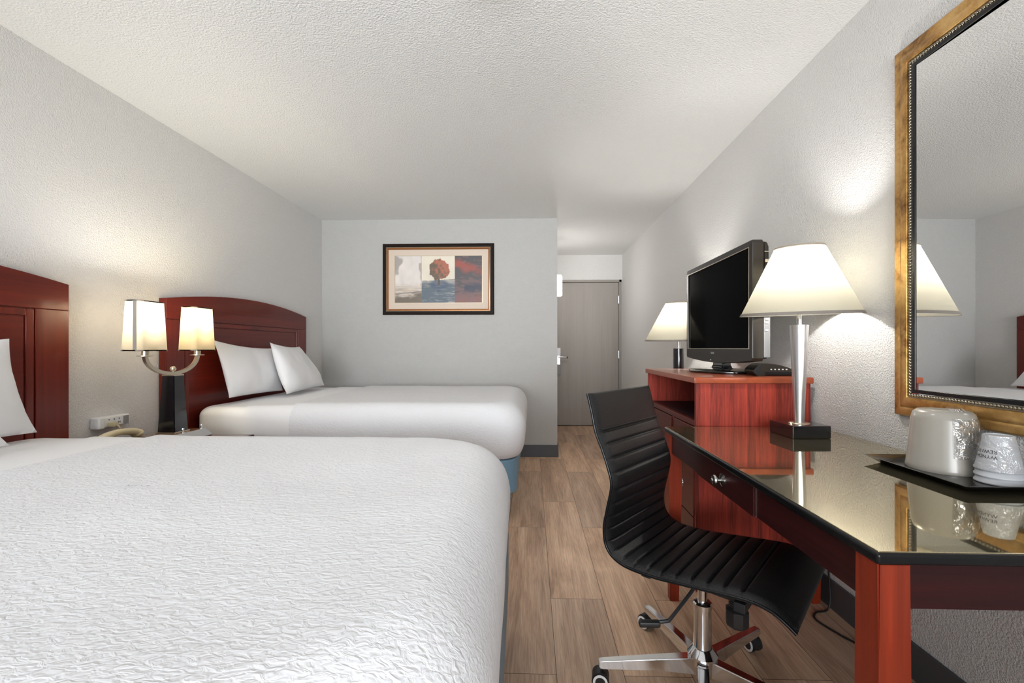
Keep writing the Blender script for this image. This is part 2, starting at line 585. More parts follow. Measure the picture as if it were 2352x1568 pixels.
# ------------------------------------------------------------------ the room
T = 0.15
struct('floor', B(XL - T, XR + T, YR - T, YH + T, -0.1, 0.0), 'floor')
struct('ceiling', B(XL - T, XR + T, YR - T, YH + T, ZC, ZC + 0.1), 'ceiling_texture')
struct('wall_left', B(XL - T, XL, YR - T, YH + T, 0, ZC), 'wall_paint')
struct('wall_right', B(XR, XR + T, YR - T, YH + T, 0, ZC), 'wall_paint')
struct('wall_back', B(XL, 0.263, YB, YH, 0, ZC), 'wall_paint_darkened')
DX0, DX1, DZ = 0.30, 1.278, 2.085
bm = bmesh.new()
bx(bm, 0.263, DX0, YH, YH + T, 0, ZC); bx(bm, DX1, XR, YH, YH + T, 0, ZC); bx(bm, DX0, DX1, YH, YH + T, DZ, ZC)
struct('wall_hall', bm, 'wall_paint')
# rear wall with its window
wx0, wx1, wz0, wz1 = -1.95, 1.05, 0.6, 2.3
bm = bmesh.new()
bx(bm, XL, wx0, YR - T, YR, 0, ZC); bx(bm, wx1, XR, YR - T, YR, 0, ZC)
bx(bm, wx0, wx1, YR - T, YR, 0, wz0); bx(bm, wx0, wx1, YR - T, YR, wz1, ZC)
struct('wall_rear', bm, 'wall_paint')
w1 = bpy.data.objects.new('window_1', None); COL.objects.link(w1); w1['kind'] = 'structure'; OFF['window_1'] = Vector((0, 0, 0))
bm = bmesh.new()
for a in ((wx0, wx0 + .05, wz0, wz1), (wx1 - .05, wx1, wz0, wz1), (wx0, wx1, wz0, wz0 + .05), (wx0, wx1, wz1 - .05, wz1), (-.475, -.425, wz0, wz1)):
    bx(bm, a[0], a[1], YR - .09, YR - .04, a[2], a[3])
part('window_frame', bm, 'white_plastic', w1)
part('window_pane', B(wx0 + .05, wx1 - .05, YR - .068, YR - .062, wz0 + .05, wz1 - .05), 'window_glass', w1)
# baseboards
bh, bt = 0.122, 0.012
def bbs(name, *boxes):
    bm = bmesh.new()
    for b in boxes: bx(bm, *b, 0, bh, bev=0.003)
    struct(name, bm, 'vinyl_base')
bbs('baseboard_left', (XL, XL + bt, YR, YB - bt))
bbs('baseboard_right', (XR - bt, XR, YR, YH))
bbs('baseboard_back', (XL + bt, 0.263 + bt, YB - bt, YB), (0.263, 0.263 + bt, YB, YH))
bbs('baseboard_rear', (XL + bt, XR - bt, YR, YR + bt))

# added fill lamp over the near bed, out of view, to brighten the beds
t = thing('fill_ceiling_light', 'added round white fill light above the foot of the near bed, out over the aisle', 'fill light', (-.15, 1.33, ZC))
bm = bmesh.new(); lathe(bm, [(.19, ZC - .03), (.20, ZC - .02), (.20, ZC)], (-.15, 1.33, 0), 40); part('rim', bm, 'white_plastic', t)
bm = bmesh.new(); lathe(bm, [(0, ZC - .075), (.06, ZC - .071), (.12, ZC - .058), (.17, ZC - .038), (.185, ZC - .0302)], (-.15, 1.33, 0), 32, False, False); part('diffuser', bm, 'dome_fill', t)

# hall door
d1 = bpy.data.objects.new('door_1', None); COL.objects.link(d1); d1['kind'] = 'structure'; OFF['door_1'] = Vector((0, 0, 0))
bm = bmesh.new()
bx(bm, DX0, DX0 + .035, YH - .015, YH + .1, 0, DZ, .003); bx(bm, DX1 - .035, DX1, YH - .015, YH + .1, 0, DZ, .003)
bx(bm, DX0, DX1, YH - .015, YH + .1, DZ - .035, DZ, .003)
part('door_frame', bm, 'door_frame', d1)
slab = part('door_panel', B(DX0 + .038, DX1 - .038, YH + .004, YH + .045, 0.012, DZ - .04, .002), 'door_taupe', d1)
part('door_gap', B(DX0 + .036, DX1 - .036, YH + .046, YH + .06, 0, DZ - .036), 'dark_gap', d1)
bm = bmesh.new()
for hz in (1.80, 1.02, 0.25):
    bx(bm, DX1 - .05, DX1 - .022, YH - .012, YH + .01, hz - .055, hz + .055, .003)
    lathe(bm, [(.007, hz - .055), (.007, hz + .055)], (DX1 - .037, YH - .016, 0), 12)
part('hinge', bm, 'brushed_steel', d1)
bm = bmesh.new()
bx(bm, .35, .41, YH - .012, YH + .006, .86, 1.10, .004)
lathe(bm, [(.02, 0), (.02, .05)], (.38, YH + .0, .985), 16, axis='-Y')
tube(bm, [(.38, YH - .055, .985), (.42, YH - .06, .985), (.505, YH - .06, .98)], .011, 10)
part('door_handle', bm, 'brushed_steel', d1)
part('lever_tip', bx(bmesh.new(), .495, .512, YH - .073, YH - .047, .966, .994, .004), 'black_plastic', d1)
# hanging card on the lever
th = thing('door_hanger', 'pale printed paper card hanging behind the lever handle of the hall door', 'door card', (.36, YH - .02, .75))
bm = bmesh.new(); bx(bm, .345, .418, YH - .0205, YH - .0175, .74, .88, .001); part('card_lower', bm, 'grey_plastic', th)
bm = bmesh.new(); bx(bm, .345, .412, YH - .0205, YH - .0175, 1.0, 1.115, .001); bx(bm, .345, .362, YH - .0205, YH - .0175, .87, 1.01); part('card_upper', bm, 'white_plastic', th)
# hall wall light on the side of the bathroom wall
t = thing('hall_wall_light', 'glowing white vertical wall light on the corner of the hall beside the door', 'wall light', (.263, 5.3, 1.87))
part('back_plate', B(.263, .283, 5.22, 5.38, 1.75, 1.99, .004), 'brushed_steel', t)
bm = bmesh.new()
lathe(bm, [(.0, 1.742), (.035, 1.744), (.043, 1.752), (.043, 1.988), (.035, 1.996), (0, 1.998)], (.325, 5.3, 0), 24, False, False)
part('diffuser', bm, 'sconce_glow', t)

# ------------------------------------------------------------------ beds
def rrect(x0, x1, y0, y1, r, n=8, sub=False, rh=None):
    pts = []
    h = rh or r
    for cx, cy, a0, r in ((x1 - r, y1 - r, 0, r), (x0 + h, y1 - h, pi / 2, h), (x0 + h, y0 + h, pi, h), (x1 - r, y0 + r, 1.5 * pi, r)):
        for k in range(n + 1):
            a = a0 + pi / 2 * k / n
            pts.append((cx + r * cos(a), cy + r * sin(a)))
    # subdivide straight runs
    out = []
    for i, p in enumerate(pts):
        q = pts[(i + 1) % len(pts)]
        out.append(p)
        d = sqrt((p[0] - q[0]) ** 2 + (p[1] - q[1]) ** 2)
        m = int(d / 0.06) if sub else 0
        for k in range(1, m):
            out.append((p[0] + (q[0] - p[0]) * k / m, p[1] + (q[1] - p[1]) * k / m))
    return out


def cushion(x0, x1, y0, y1, z0, z1, R, rx_t, rz_t, rx_b, rz_b, crown=0.0, wob=0.0, grow=0.0, seed=0.0, Rh=None):
    """a mattress-like solid: plan rounded rectangle, soft top and bottom edges"""
    x0 -= grow; x1 += grow; y0 -= grow; y1 += grow; z1 += grow
    prof = []
    for k in range(9):
        a = -pi / 2 + pi / 2 * k / 8
        prof.append((rx_b * (1 - cos(a)), z0 + rz_b + rz_b * sin(a)))
    for k in range(11):
        a = pi / 2 * k / 10
        prof.append((rx_t * (1 - cos(a)), z1 - rz_t + rz_t * sin(a)))
    half = min(x1 - x0, y1 - y0) / 2
    m = 14
    for k in range(1, m):
        ins = rx_t + (half - rx_t) * 0.98 * k / (m - 1)
        prof.append((ins, z1 + crown * (1 - (1 - k / (m - 1)) ** 2)))
    base = rrect(x0, x1, y0, y1, R, 8, True, Rh)
    cx, cy = (x0 + x1) / 2, (y0 + y1) / 2
    rings = []
    for ins, z in prof:
        ring = []
        for px, py in base:
            # inset toward the middle by a fixed distance per axis
            hx, hy = (x1 - x0) / 2, (y1 - y0) / 2
            f = 1.0
            if Rh:
                f = .45 + .55 * sst(-2.0, -1.3, px)
            zz = z
            if f < 1 and z > z1 - rz_t and ins <= rx_t:
                zz = z1 - (z1 - z) * f
            ii = ins * f if ins <= rx_t else ins - (1 - f) * rx_t * (1 - (ins - rx_t) / (half - rx_t))
            qx = cx + (px - cx) * (hx - ii) / hx if hx > ii else cx
            qy = cy + (py - cy) * (hy - ii) / hy if hy > ii else cy
            p = Vector((qx, qy, zz))
            if wob:
                f = noise.noise(Vector((qx * 2.3 + seed, qy * 2.3, z * 3)))
                g = noise.noise(Vector((qx * 7 + seed, qy * 7, z * 5)))
                d = wob * (f + 0.35 * g)
                if z > z1 - 0.03: p.z += d
                else: p += Vector((px - cx, py - cy, 0)).normalized() * d * 0.8
            ring.append(p)
        rings.append(ring)
    bm = bmesh.new()
    loft(bm, rings)
    return bm


def cut_shell(bm, xa, xb, thick):
    """keep only xa<x<xb, drop the underside and give the cloth a thickness"""
    if xa is not None:
        bmesh.ops.bisect_plane(bm, geom=list(bm.verts) + list(bm.edges) + list(bm.faces), plane_co=(xa, 0, 0), plane_no=(-1, 0, 0), clear_outer=True)
    if xb is not None:
        bmesh.ops.bisect_plane(bm, geom=list(bm.verts) + list(bm.edges) + list(bm.faces), plane_co=(xb, 0, 0), plane_no=(1, 0, 0), clear_outer=True)
    bm.faces.ensure_lookup_table()
    zmin = min(v.co.z for v in bm.verts)
    kill = [f for f in bm.faces if f.calc_center_median().z < zmin + 0.004]
    bmesh.ops.delete(bm, geom=kill, context='FACES')
    bmesh.ops.recalc_face_normals(bm, faces=list(bm.faces))
    # outward check
    s = sum(f.normal.z * f.calc_area() for f in bm.faces)
    if s < 0: bmesh.ops.reverse_faces(bm, faces=list(bm.faces))
    bmesh.ops.solidify(bm, geom=list(bm.faces), thickness=thick)
    return bm


def bed(y0, y1, lab, which, seed, R=.13, skew=0.0):
    xh, xf = -2.11, (-0.060 if skew == 0 else -.083)
    def sk(bm):
        for v in bm.verts: v.co.x += skew * (1.0 - v.co.y) * max(0, v.co.x + 1.3) / 1.25
        return bm
    root = thing('bed', lab, 'bed', ((xh + xf) / 2, (y0 + y1) / 2, 0))
    part('mattress', sk(cushion(xh, xf, y0, y1, 0.425, 0.742, R, .11, .14, .055, .165, 0.0, 0.0045, 0.0, seed, .06)), 'sheet_white', root, 60)
    bs = part('box_spring', sk(cushion(xh + .03, -0.093 if skew == 0 else -.071, y0 + .03, y1 - .03, 0.2, 0.416, .10, .012, .012, .012, .012)), 'blue_vinyl', root, 40, label='blue vinyl box spring')
    bm = bmesh.new()
    bx(bm, xh + .06, -.13, y0 + .05, y0 + .09, .165, .198); bx(bm, xh + .06, -.13, y1 - .09, y1 - .05, .165, .198)
    bx(bm, xh + .06, xh + .1, y0 + .05, y1 - .05, .165, .198); bx(bm, -.6, -.56, y0 + .05, y1 - .05, .165, .198)
    part('bed_frame', bm, 'black_metal', root)
    for lx in (xh + .1, -.58):
        for ly in (y0 + .07, y1 - .07):
            bm = bmesh.new(); lathe(bm, [(.022, 0), (.024, .03), (.014, .035), (.014, .17)], (lx, ly, 0), 16)
            part('leg', bm, 'black_metal', root)
    # cover and sheet
    g = cut_shell(cushion(xh, xf, y0, y1, 0.418, 0.742, R + .022, .132, .162, .06, .165, 0.0, 0.0045, 0.022, seed, .082), -1.50, None, 0.008)
    sk(g)
    loc = (-.8, (y0 + y1) / 2, .76)
    o = solo('bedspread', g, 'coverlet_white', which[0], 'bedspread', loc, 60)
    g = cut_shell(cushion(xh, xf, y0, y1, 0.425, 0.742, R + .007, .117, .147, .055, .165, 0.0, 0.0045, 0.007, seed, .067), -1.80, -1.44, 0.003)
    o = solo('folded_sheet', g, 'sheet_white', which[1], 'sheet', (-1.6, (y0 + y1) / 2, .755), 60)
    return root


bed(0.33, 1.79, 'near bed under a white bedspread, filling the lower left of the room', ('white rippled bedspread spread over the near bed', 'smooth white sheet folded back at the pillow end of the near bed'), 3.1, .27, .026)
bed(2.665, 4.10, 'far bed with blue base beside the wall with the picture', ('white rippled bedspread spread over the far bed', 'smooth white sheet folded back beside the two pillows of the far bed'), 8.7)


def headboard(y0, y1, lab):
    yc = (y0 + y1) / 2; hw = (y1 - y0) / 2
    x0, x1 = XL + .004, -2.132
    root = thing('headboard', lab, 'headboard', (x0, yc, 0.3))
    def ztop(y): return 1.405 + 0.072 * (1 - ((y - yc) / hw) ** 2)
    zb = 0.3
    pz, st = 1.285, 0.135
    # back board with an arched top
    n = 36
    ys = [y0 + (y1 - y0) * k / n for k in range(n + 1)]
    bm = bmesh.new()
    prism(bm, [(y0, zb), (y1, zb)] + [(y, ztop(y)) for y in reversed(ys)], 'X', x0, x1 - .012)
    part('back_board', bm, 'mahogany_headboard', root)
    # raised top rail and stiles
    bm = bmesh.new()
    prism(bm, [(y0, pz), (y1, pz)] + [(y, ztop(y)) for y in reversed(ys)], 'X', x1 - .013, x1, .003)
    part('top_rail', bm, 'mahogany_headboard', root)
    for a, b in ((y0, y0 + st), (y1 - st, y1)):
        part('stile', B(x1 - .013, x1, a, b, zb, pz - .0008, .003), 'mahogany_upright', root)
    # moulding frame around the panel and the raised panel
    bm = bmesh.new()
    a, b = y0 + st + .004, y1 - st - .004
    bx(bm, x1 - .013, x1 - .002, a, a + .03, zb, pz - .004, .004); bx(bm, x1 - .013, x1 - .002, b - .03, b, zb, pz - .004, .004)
    bx(bm, x1 - .013, x1 - .002, a + .03, b - .03, pz - .034, pz - .004, .004)
    part('moulding', bm, 'mahogany_upright', root)
    part('panel', B(x1 - .013, x1 - .007, a + .034, b - .034, zb, pz - .038, .003), 'mahogany_headboard', root)


headboard(0.40, 1.945, 'dark red arched headboard behind the near bed, cut by the left edge')
headboard(2.48, 4.06, 'dark red arched headboard behind the two pillows of the far bed')


def pillow(corners, thick, lab, seed):
    """corners: bottom-near, bottom-far, top-far, top-near"""
    c = [Vector(p) for p in corners]
    nu, nv = 40, 30
    bl, br, tr, tl = c
    nrm = ((br - bl).cross(tl - bl)).normalized()
    if nrm.x < 0: nrm = -nrm
    mid = (bl + br + tr + tl) / 4
    F, Bk = [], []
    for j in range(nv + 1):
        v = j / nv * 2 - 1
        fr, bk = [], []
        for i in range(nu + 1):
            u = i / nu * 2 - 1
            # pull the edge middles in so that the corners stand out as ears
            uu = u * (1 - 0.075 * (1 - v * v) * abs(u) ** 3); vv = v * (1 - 0.10 * (1 - u * u) * abs(v) ** 3 * (1 if v > 0 else .3))
            s, t = (uu + 1) / 2, (vv + 1) / 2
            p = bl * (1 - s) * (1 - t) + br * s * (1 - t) + tr * s * t + tl * (1 - s) * t
            h = (max(0, 1 - abs(u) ** 2.6) ** .62) * (max(0, 1 - abs(v) ** 2.6) ** .62)
            bul = 1.0 - 0.22 * v
            w = noise.noise(p * 5 + Vector((seed, 0, 0))) * .016 + noise.noise(p * 14 + Vector((0, seed, 0))) * .004
            fr.append(p + nrm * (thick * .5 * h * bul + w * min(1, h * 3)))
            bk.append(p - nrm * (thick * .5 * h * bul))
        F.append(fr); Bk.append(bk)
    bm = bmesh.new()
    FV = [[bm.verts.new(p) for p in r] for r in F]
    BV = [[(FV[j][i] if i in (0, nu) or j in (0, nv) else bm.verts.new(Bk[j][i])) for i in range(nu + 1)] for j in range(nv + 1)]
    for j in range(nv):
        for i in range(nu):
            bm.faces.new((FV[j][i], FV[j][i + 1], FV[j + 1][i + 1], FV[j + 1][i]))
            q = (BV[j][i], BV[j + 1][i], BV[j + 1][i + 1], BV[j][i + 1])
            bm.faces.new(q)
    solo('pillow', bm, 'sheet_white', lab, 'pillow', (mid.x, mid.y, min(p.z for p in c)), 80)


pillow([(-1.985, 2.80, .785), (-1.985, 3.42, .775), (-2.065, 3.42, 1.11), (-2.065, 2.76, 1.165)], .115, 'white pillow on the far bed, nearer the twin lamp', 1.0)
pillow([(-1.79, 3.13, .775), (-1.88, 3.90, .775), (-2.02, 3.73, 1.125), (-1.935, 3.16, 1.155)], .15, 'white pillow on the far bed, nearer the back wall', 4.0)
pillow([(-1.99, .98, .785), (-1.985, 1.69, .775), (-2.07, 1.665, 1.15), (-2.07, 1.02, 1.14)], .12, 'white pillow upright against the near headboard at the left edge', 7.0)
pillow([(-1.70, .70, .785), (-1.79, 1.44, .78), (-1.93, 1.38, 1.10), (-1.88, .74, 1.10)], .16, 'white pillow tip at the left edge, in front of the upright pillow', 9.0)

# ------------------------------------------------------------------ nightstand with lamp, phone; outlet box
nx0, nx1, ny0, ny1, nz = XL + .014, -1.59, 1.97, 2.45, .62
t = thing('nightstand', 'dark mahogany nightstand between the two beds', 'nightstand', ((nx0 + nx1) / 2, (ny0 + ny1) / 2, 0))
part('top', B(nx0, nx1, ny0, ny1, nz - .03, nz, .004), 'nightstand_wood', t)
part('edge_band', B(nx1 - .002, nx1 + .004, ny0 + .005, ny1 - .005, nz - .026, nz - .006, .001), 'black_satin', t, label='black edge band')
bm = bmesh.new()
bx(bm, nx0 + .01, nx1 - .02, ny0 + .02, ny0 + .04, .05, nz - .03); bx(bm, nx0 + .01, nx1 - .02, ny1 - .04, ny1 - .02, .05, nz - .03)
bx(bm, nx0 + .01, nx0 + .03, ny0 + .04, ny1 - .04, .05, nz - .03); bx(bm, nx0 + .03, nx1 - .02, ny0 + .04, ny1 - .04, .05, .07)
part('carcass', bm, 'nightstand_wood', t)
for z0, z1 in ((.34, .58), (.08, .33)):
    dr = part('drawer', B(nx1 - .045, nx1 - .015, ny0 + .042, ny1 - .042, z0, z1, .003), 'nightstand_wood', t)
    bm = bmesh.new(); lathe(bm, [(.012, 0), (.007, .006), (.007, .014), (.015, .018), (.012, .026), (0, .028)], (nx1 - .016, (ny0 + ny1) / 2, (z0 + z1) / 2), 16, axis='X')
    part('knob', bm, 'knob_pewter', dr)
for lx in (nx0 + .01, nx1 - .07):
    for ly in (ny0 + .02, ny1 - .07):
        part('foot', B(lx, lx + .05, ly, ly + .05, 0, .05), 'nightstand_wood', t)

lx, ly = -1.92, 2.276
t = thing('twin_table_lamp', 'lit lamp with two cream shades on a black post, on the nightstand', 'lamp', (lx, ly, nz))
bm = bmesh.new()
prism(bm, [(lx - .075, nz), (lx + .12, nz), (lx + .12, nz + .012), (lx + .085, nz + .042), (lx - .075, nz + .042)], 'Y', ly - .14, ly + .125, .003)
part('base', bm, 'lamp_base_wood', t)
bm = bmesh.new()
prism(bm, [(lx + .084, nz + .0435), (lx + .1225, nz + .0115), (lx + .1225, nz + .008), (lx + .082, nz + .042)], 'Y', ly - .139, ly + .124)
part('base_trim', bm, 'brushed_steel', t, label='silver sloping trim')
for dy in (-.02, .11):
    bm = bmesh.new(); lathe(bm, [(.009, 0), (.009, .004), (.005, .006), (.004, .016), (.007, .019), (.006, .026), (0, .028)], (lx + .07, ly + dy, nz + .042), 14)
    part('switch', bm, 'chrome', t)
bm = bmesh.new(); bx(bm, lx - .052, lx + .052, ly - .052, ly + .052, nz + .042, nz + .05, .002)
part('post_foot', bm, 'nickel', t)
bm = bmesh.new()
def sq(h, z): return [Vector((lx + a * h, ly + b * h, z)) for a, b in ((-1, -1), (1, -1), (1, 1), (-1, 1))]
loft(bm, [sq(.047, nz + .05), sq(.033, .965)])
bmesh.ops.bevel(bm, geom=[e for e in bm.edges if abs(e.verts[0].co.z - e.verts[1].co.z) > .1], offset=.004, segments=2, affect='EDGES')
part('post', bm, 'black_gloss', t)
bm = bmesh.new(); bx(bm, lx - .034, lx + .034, ly - .034, ly + .034, .965, .972, .002); part('post_cap', bm, 'nickel', t)
bm = bmesh.new(); ball(bm, (lx, ly, 1.002), .0145); lathe(bm, [(.005, .98), (.005, .992)], (lx, ly, 0), 10); part('finial', bm, 'nickel', t)
ha = .169
# U-shaped square arm
bm = bmesh.new()
rings = []
for k in range(33):
    a = pi + pi * k / 32
    yy, zz = ha * cos(a), .095 * sin(a)
    # outline normal in the plane
    n2 = Vector((0, cos(a) / ha, sin(a) / .095)).normalized()
    c = Vector((lx, ly + yy, 1.073 + zz)); r = .0085
    rings.append([c + Vector((r, 0, 0)) + n2 * r, c + Vector((-r, 0, 0)) + n2 * r, c + Vector((-r, 0, 0)) - n2 * r, c + Vector((r, 0, 0)) - n2 * r])
loft(bm, rings)
part('arm', bm, 'nickel', t, 50)


def rect_shade(t, cy, glow):
    z0, z1 = 1.098, 1.345
    def ring(wx, wy, z, off=0.0):
        return [Vector((lx + p[0], cy + p[1], z)) for p in rrect(-wx - off, wx + off, -wy - off, wy + off, .022, 5)]
    bm = bmesh.new()
    loft(bm, [ring(.052 - .009 * k / 10, .086 - .011 * k / 10, z0 + (z1 - z0) * k / 10) for k in range(11)], False, False)
    bmesh.ops.solidify(bm, geom=list(bm.faces), thickness=.0012)
    sh = part('shade', bm, 'shade_cream', t, 40)
    bm = bmesh.new()
    for za, zb2, k in ((z0, z0 + .006, 0), (z1 - .006, z1, 1)):
        loft(bm, [ring(.052 - .009 * k, .086 - .011 * k, za, .0016), ring(.052 - .009 * k, .086 - .011 * k, zb2, .0016)], False, False)
        bmesh.ops.solidify(bm, geom=list(bm.faces), thickness=.0008)
        part('shade_trim', bm, 'shade_trim', sh); bm = bmesh.new()
    # folded seam on the face towards the near bed, beside the corner
    if cy > ly:
        bm.free()
    else:
        bm2 = bmesh.new()
        loft(bm2, [[Vector((lx + .052 - .009 * q - .024 + dx, cy - .0875 + .011 * q, z0 + (z1 - z0) * q)) for dx in (-.009, .009)] for q in (0, 1)], False, False, closed=False)
        merge(bm, bm2)
        bmesh.ops.solidify(bm, geom=list(bm.faces), thickness=.0008)
        part('shade_seam', bm, 'shade_seam', sh)
    # socket, drip dish and bulb
    bm = bmesh.new(); lathe(bm, [(.016, 1.076), (.016, 1.13), (.010, 1.132)], (lx, cy, 0), 20); part('socket', bm, 'nickel', t)
    bm = bmesh.new(); lathe(bm, [(.012, 1.069), (.034, 1.072), (.034, 1.0755), (.012, 1.0765)], (lx, cy, 0), 28); part('dish', bm, 'nickel', t)
    bm = bmesh.new(); lathe(bm, [(.012, 1.132), (.014, 1.15), (.022, 1.19), (.02, 1.215), (0.002, 1.228)], (lx, cy, 0), 14); bl = part('bulb', bm, 'bulb_glow', t)
    d = bpy.data.lights.new('bulb_light', 'POINT'); d.energy = TWIN_LAMP_W; d.color = glow; d.shadow_soft_size = .02
    o = bpy.data.objects.new('bulb_light', d); COL.objects.link(o); o.parent = t; o.location = (0, cy - ly, 1.294 - nz)


rect_shade(t, ly - ha, (1, .975, .94)); rect_shade(t, ly + ha, (1, .86, .56))

t = thing('telephone', 'beige telephone on the nightstand, only its handset in view', 'telephone', (-1.99, 2.04, nz))
bm = bmesh.new()
prism(bm, [(-2.07, nz), (-1.89, nz), (-1.89, nz + .015), (-2.03, nz + .035), (-2.07, nz + .035)], 'Y', 1.985, 2.10, .006)
part('body', bm, 'beige_plastic', t)
pts = catmull([(-2.03, 1.985, .672), (-2.03, 2.01, .688), (-2.03, 2.06, .698), (-2.03, 2.11, .697), (-2.03, 2.16, .687), (-2.035, 2.195, .670)], 6)
bm = bmesh.new(); tube(bm, pts, [.024 - .009 * sin(pi * i / (len(pts) - 1)) for i in range(len(pts))], 14)
ball(bm, (-2.03, 2.0, .673), .026, sc=(1, 1, .75)); ball(bm, (-2.035, 2.185, .671), .026, sc=(1, 1, .75))
part('handset', bm, 'beige_plastic', t)
bm = bmesh.new()
cp = [(-2.06 + .016 * cos(a) - .0, 1.97 + a * .0008, .655 + .016 * sin(a)) for a in [k * pi / 5 for k in range(60)]]
tube(bm, cp, .0025, 6); part('coiled_cord', bm, 'beige_plastic', t)

t = thing('outlet_box', 'white surge protector outlet box on the left wall above the phone', 'outlet box', (XL, 2.17, .735))
bd = part('body', B(XL, XL + .045, 2.085, 2.255, .712, .767, .008, 3), 'white_plastic', t)
part('end_cap', B(XL, XL + .05, 2.082, 2.115, .708, .769, .008, 3), 'white_plastic', t)
part('switch_panel', B(XL + .04, XL + .047, 2.215, 2.245, .719, .760, .002), 'grey_plastic', t, label='grey panel')
for k in range(3):
    yy = 2.138 + k * .027
    bm = bmesh.new()
    bx(bm, XL + .0445, XL + .0462, yy - .005, yy - .002, .727, .736); bx(bm, XL + .0445, XL + .0462, yy + .003, yy + .006, .727, .736)
    lathe(bm, [(.003, 0), (.003, .0018)], (XL + .0445, yy, .750), 10, axis='X')
    part('socket', bm, 'black_print', bd)
t = thing('power_plug', 'beige plug in the outlet box, its cord dropping behind the phone', 'plug', (XL + .05, 2.14, .715))
part('plug_body', B(XL + .0465, XL + .085, 2.125, 2.152, .715, .739, .006), 'beige_plastic', t)
bm = bmesh.new(); tube(bm, catmull([(XL + .085, 2.14, .725), (XL + .095, 2.145, .705), (XL + .07, 2.15, .672), (XL + .04, 2.155, .65), (XL + .03, 2.16, .63)], 8), .004, 8)
part('cord', bm, 'beige_plastic', t)

# ------------------------------------------------------------------ picture on the back wall
px0, px1, pz0, pz1 = -1.535, -.385, 1.455, 2.186
pt = thing('framed_picture', 'framed three-panel print of a red autumn tree on the back wall', 'picture', ((px0 + px1) / 2, YB, (pz0 + pz1) / 2))


def frame_sweep(bm, a0, a1, b0, b1, prof, P):
    """mitred frame: prof = (inset, height) points; P maps (a, b, h) to space"""
    rings = []
    for ins, h in prof:
        rings.append([P(a0 + ins, b0 + ins, h), P(a1 - ins, b0 + ins, h), P(a1 - ins, b1 - ins, h), P(a0 + ins, b1 - ins, h)])
    loft(bm, rings, False, False)


def PB(a, b, h): return Vector((a, YB - h, b))


bm = bmesh.new(); frame_sweep(bm, px0, px1, pz0, pz1, [(0, .001), (0, .018), (.004, .024), (.012, .028), (.030, .026), (.034, .02), (.034, .001)], PB)
part('frame', bm, 'picture_dark', pt)
bm = bmesh.new(); frame_sweep(bm, px0, px1, pz0, pz1, [(.041, .001), (.041, .020), (.049, .022), (.059, .012), (.059, .001)], PB)
part('inner_frame', bm, 'picture_gold', pt, label='copper gold inner frame')
bm = bmesh.new()
def beads(bm, a0, a1, b0, b1, ins, h, step, r, P, sub=1):
    a0 += ins; a1 -= ins; b0 += ins; b1 -= ins
    segs = [((a0, b0), (a1, b0)), ((a1, b0), (a1, b1)), ((a1, b1), (a0, b1)), ((a0, b1), (a0, b0))]
    for (p, q) in segs:
        d = sqrt((p[0] - q[0]) ** 2 + (p[1] - q[1]) ** 2); n = int(d / step)
        for k in range(n):
            c = P(p[0] + (q[0] - p[0]) * k / n, p[1] + (q[1] - p[1]) * k / n, h)
            bmesh.ops.create_icosphere(bm, subdivisions=sub, radius=r, matrix=Matrix.Translation(c))
beads(bm, px0, px1, pz0, pz1, .0375, .021, .011, .0042, PB)
part('beading', bm, 'picture_bead', pt, 80); bm = bmesh.new()
beads(bm, px0, px1, pz0, pz1, .001, .016, .011, .0028, PB)
part('beading', bm, 'picture_bead', pt, 80)
bm = bmesh.new(); frame_sweep(bm, px0 + .058, px1 - .058, pz0 + .058, pz1 - .058, [(0, .008), (.062, .008), (.064, .006)], PB)
part('mat_board', bm, 'mat_board', pt)
bm = bmesh.new(); frame_sweep(bm, px0 + .12, px1 - .12, pz0 + .12, pz1 - .12, [(0, .0085), (.005, .0085), (.005, .004)], PB)
part('mat_bevel', bm, 'picture_bead', pt)


def fbm(x, y, s, o=4, z=0.0):
    v, a = 0, .5
    for k in range(o):
        v += a * noise.noise(Vector((x * s, y * s, z + k * 7.1))); s *= 2; a *= .5
    return v


def mixc(a, b, t):
    t = max(0, min(1, t)); return tuple(p + (q - p) * t for p, q in zip(a, b))


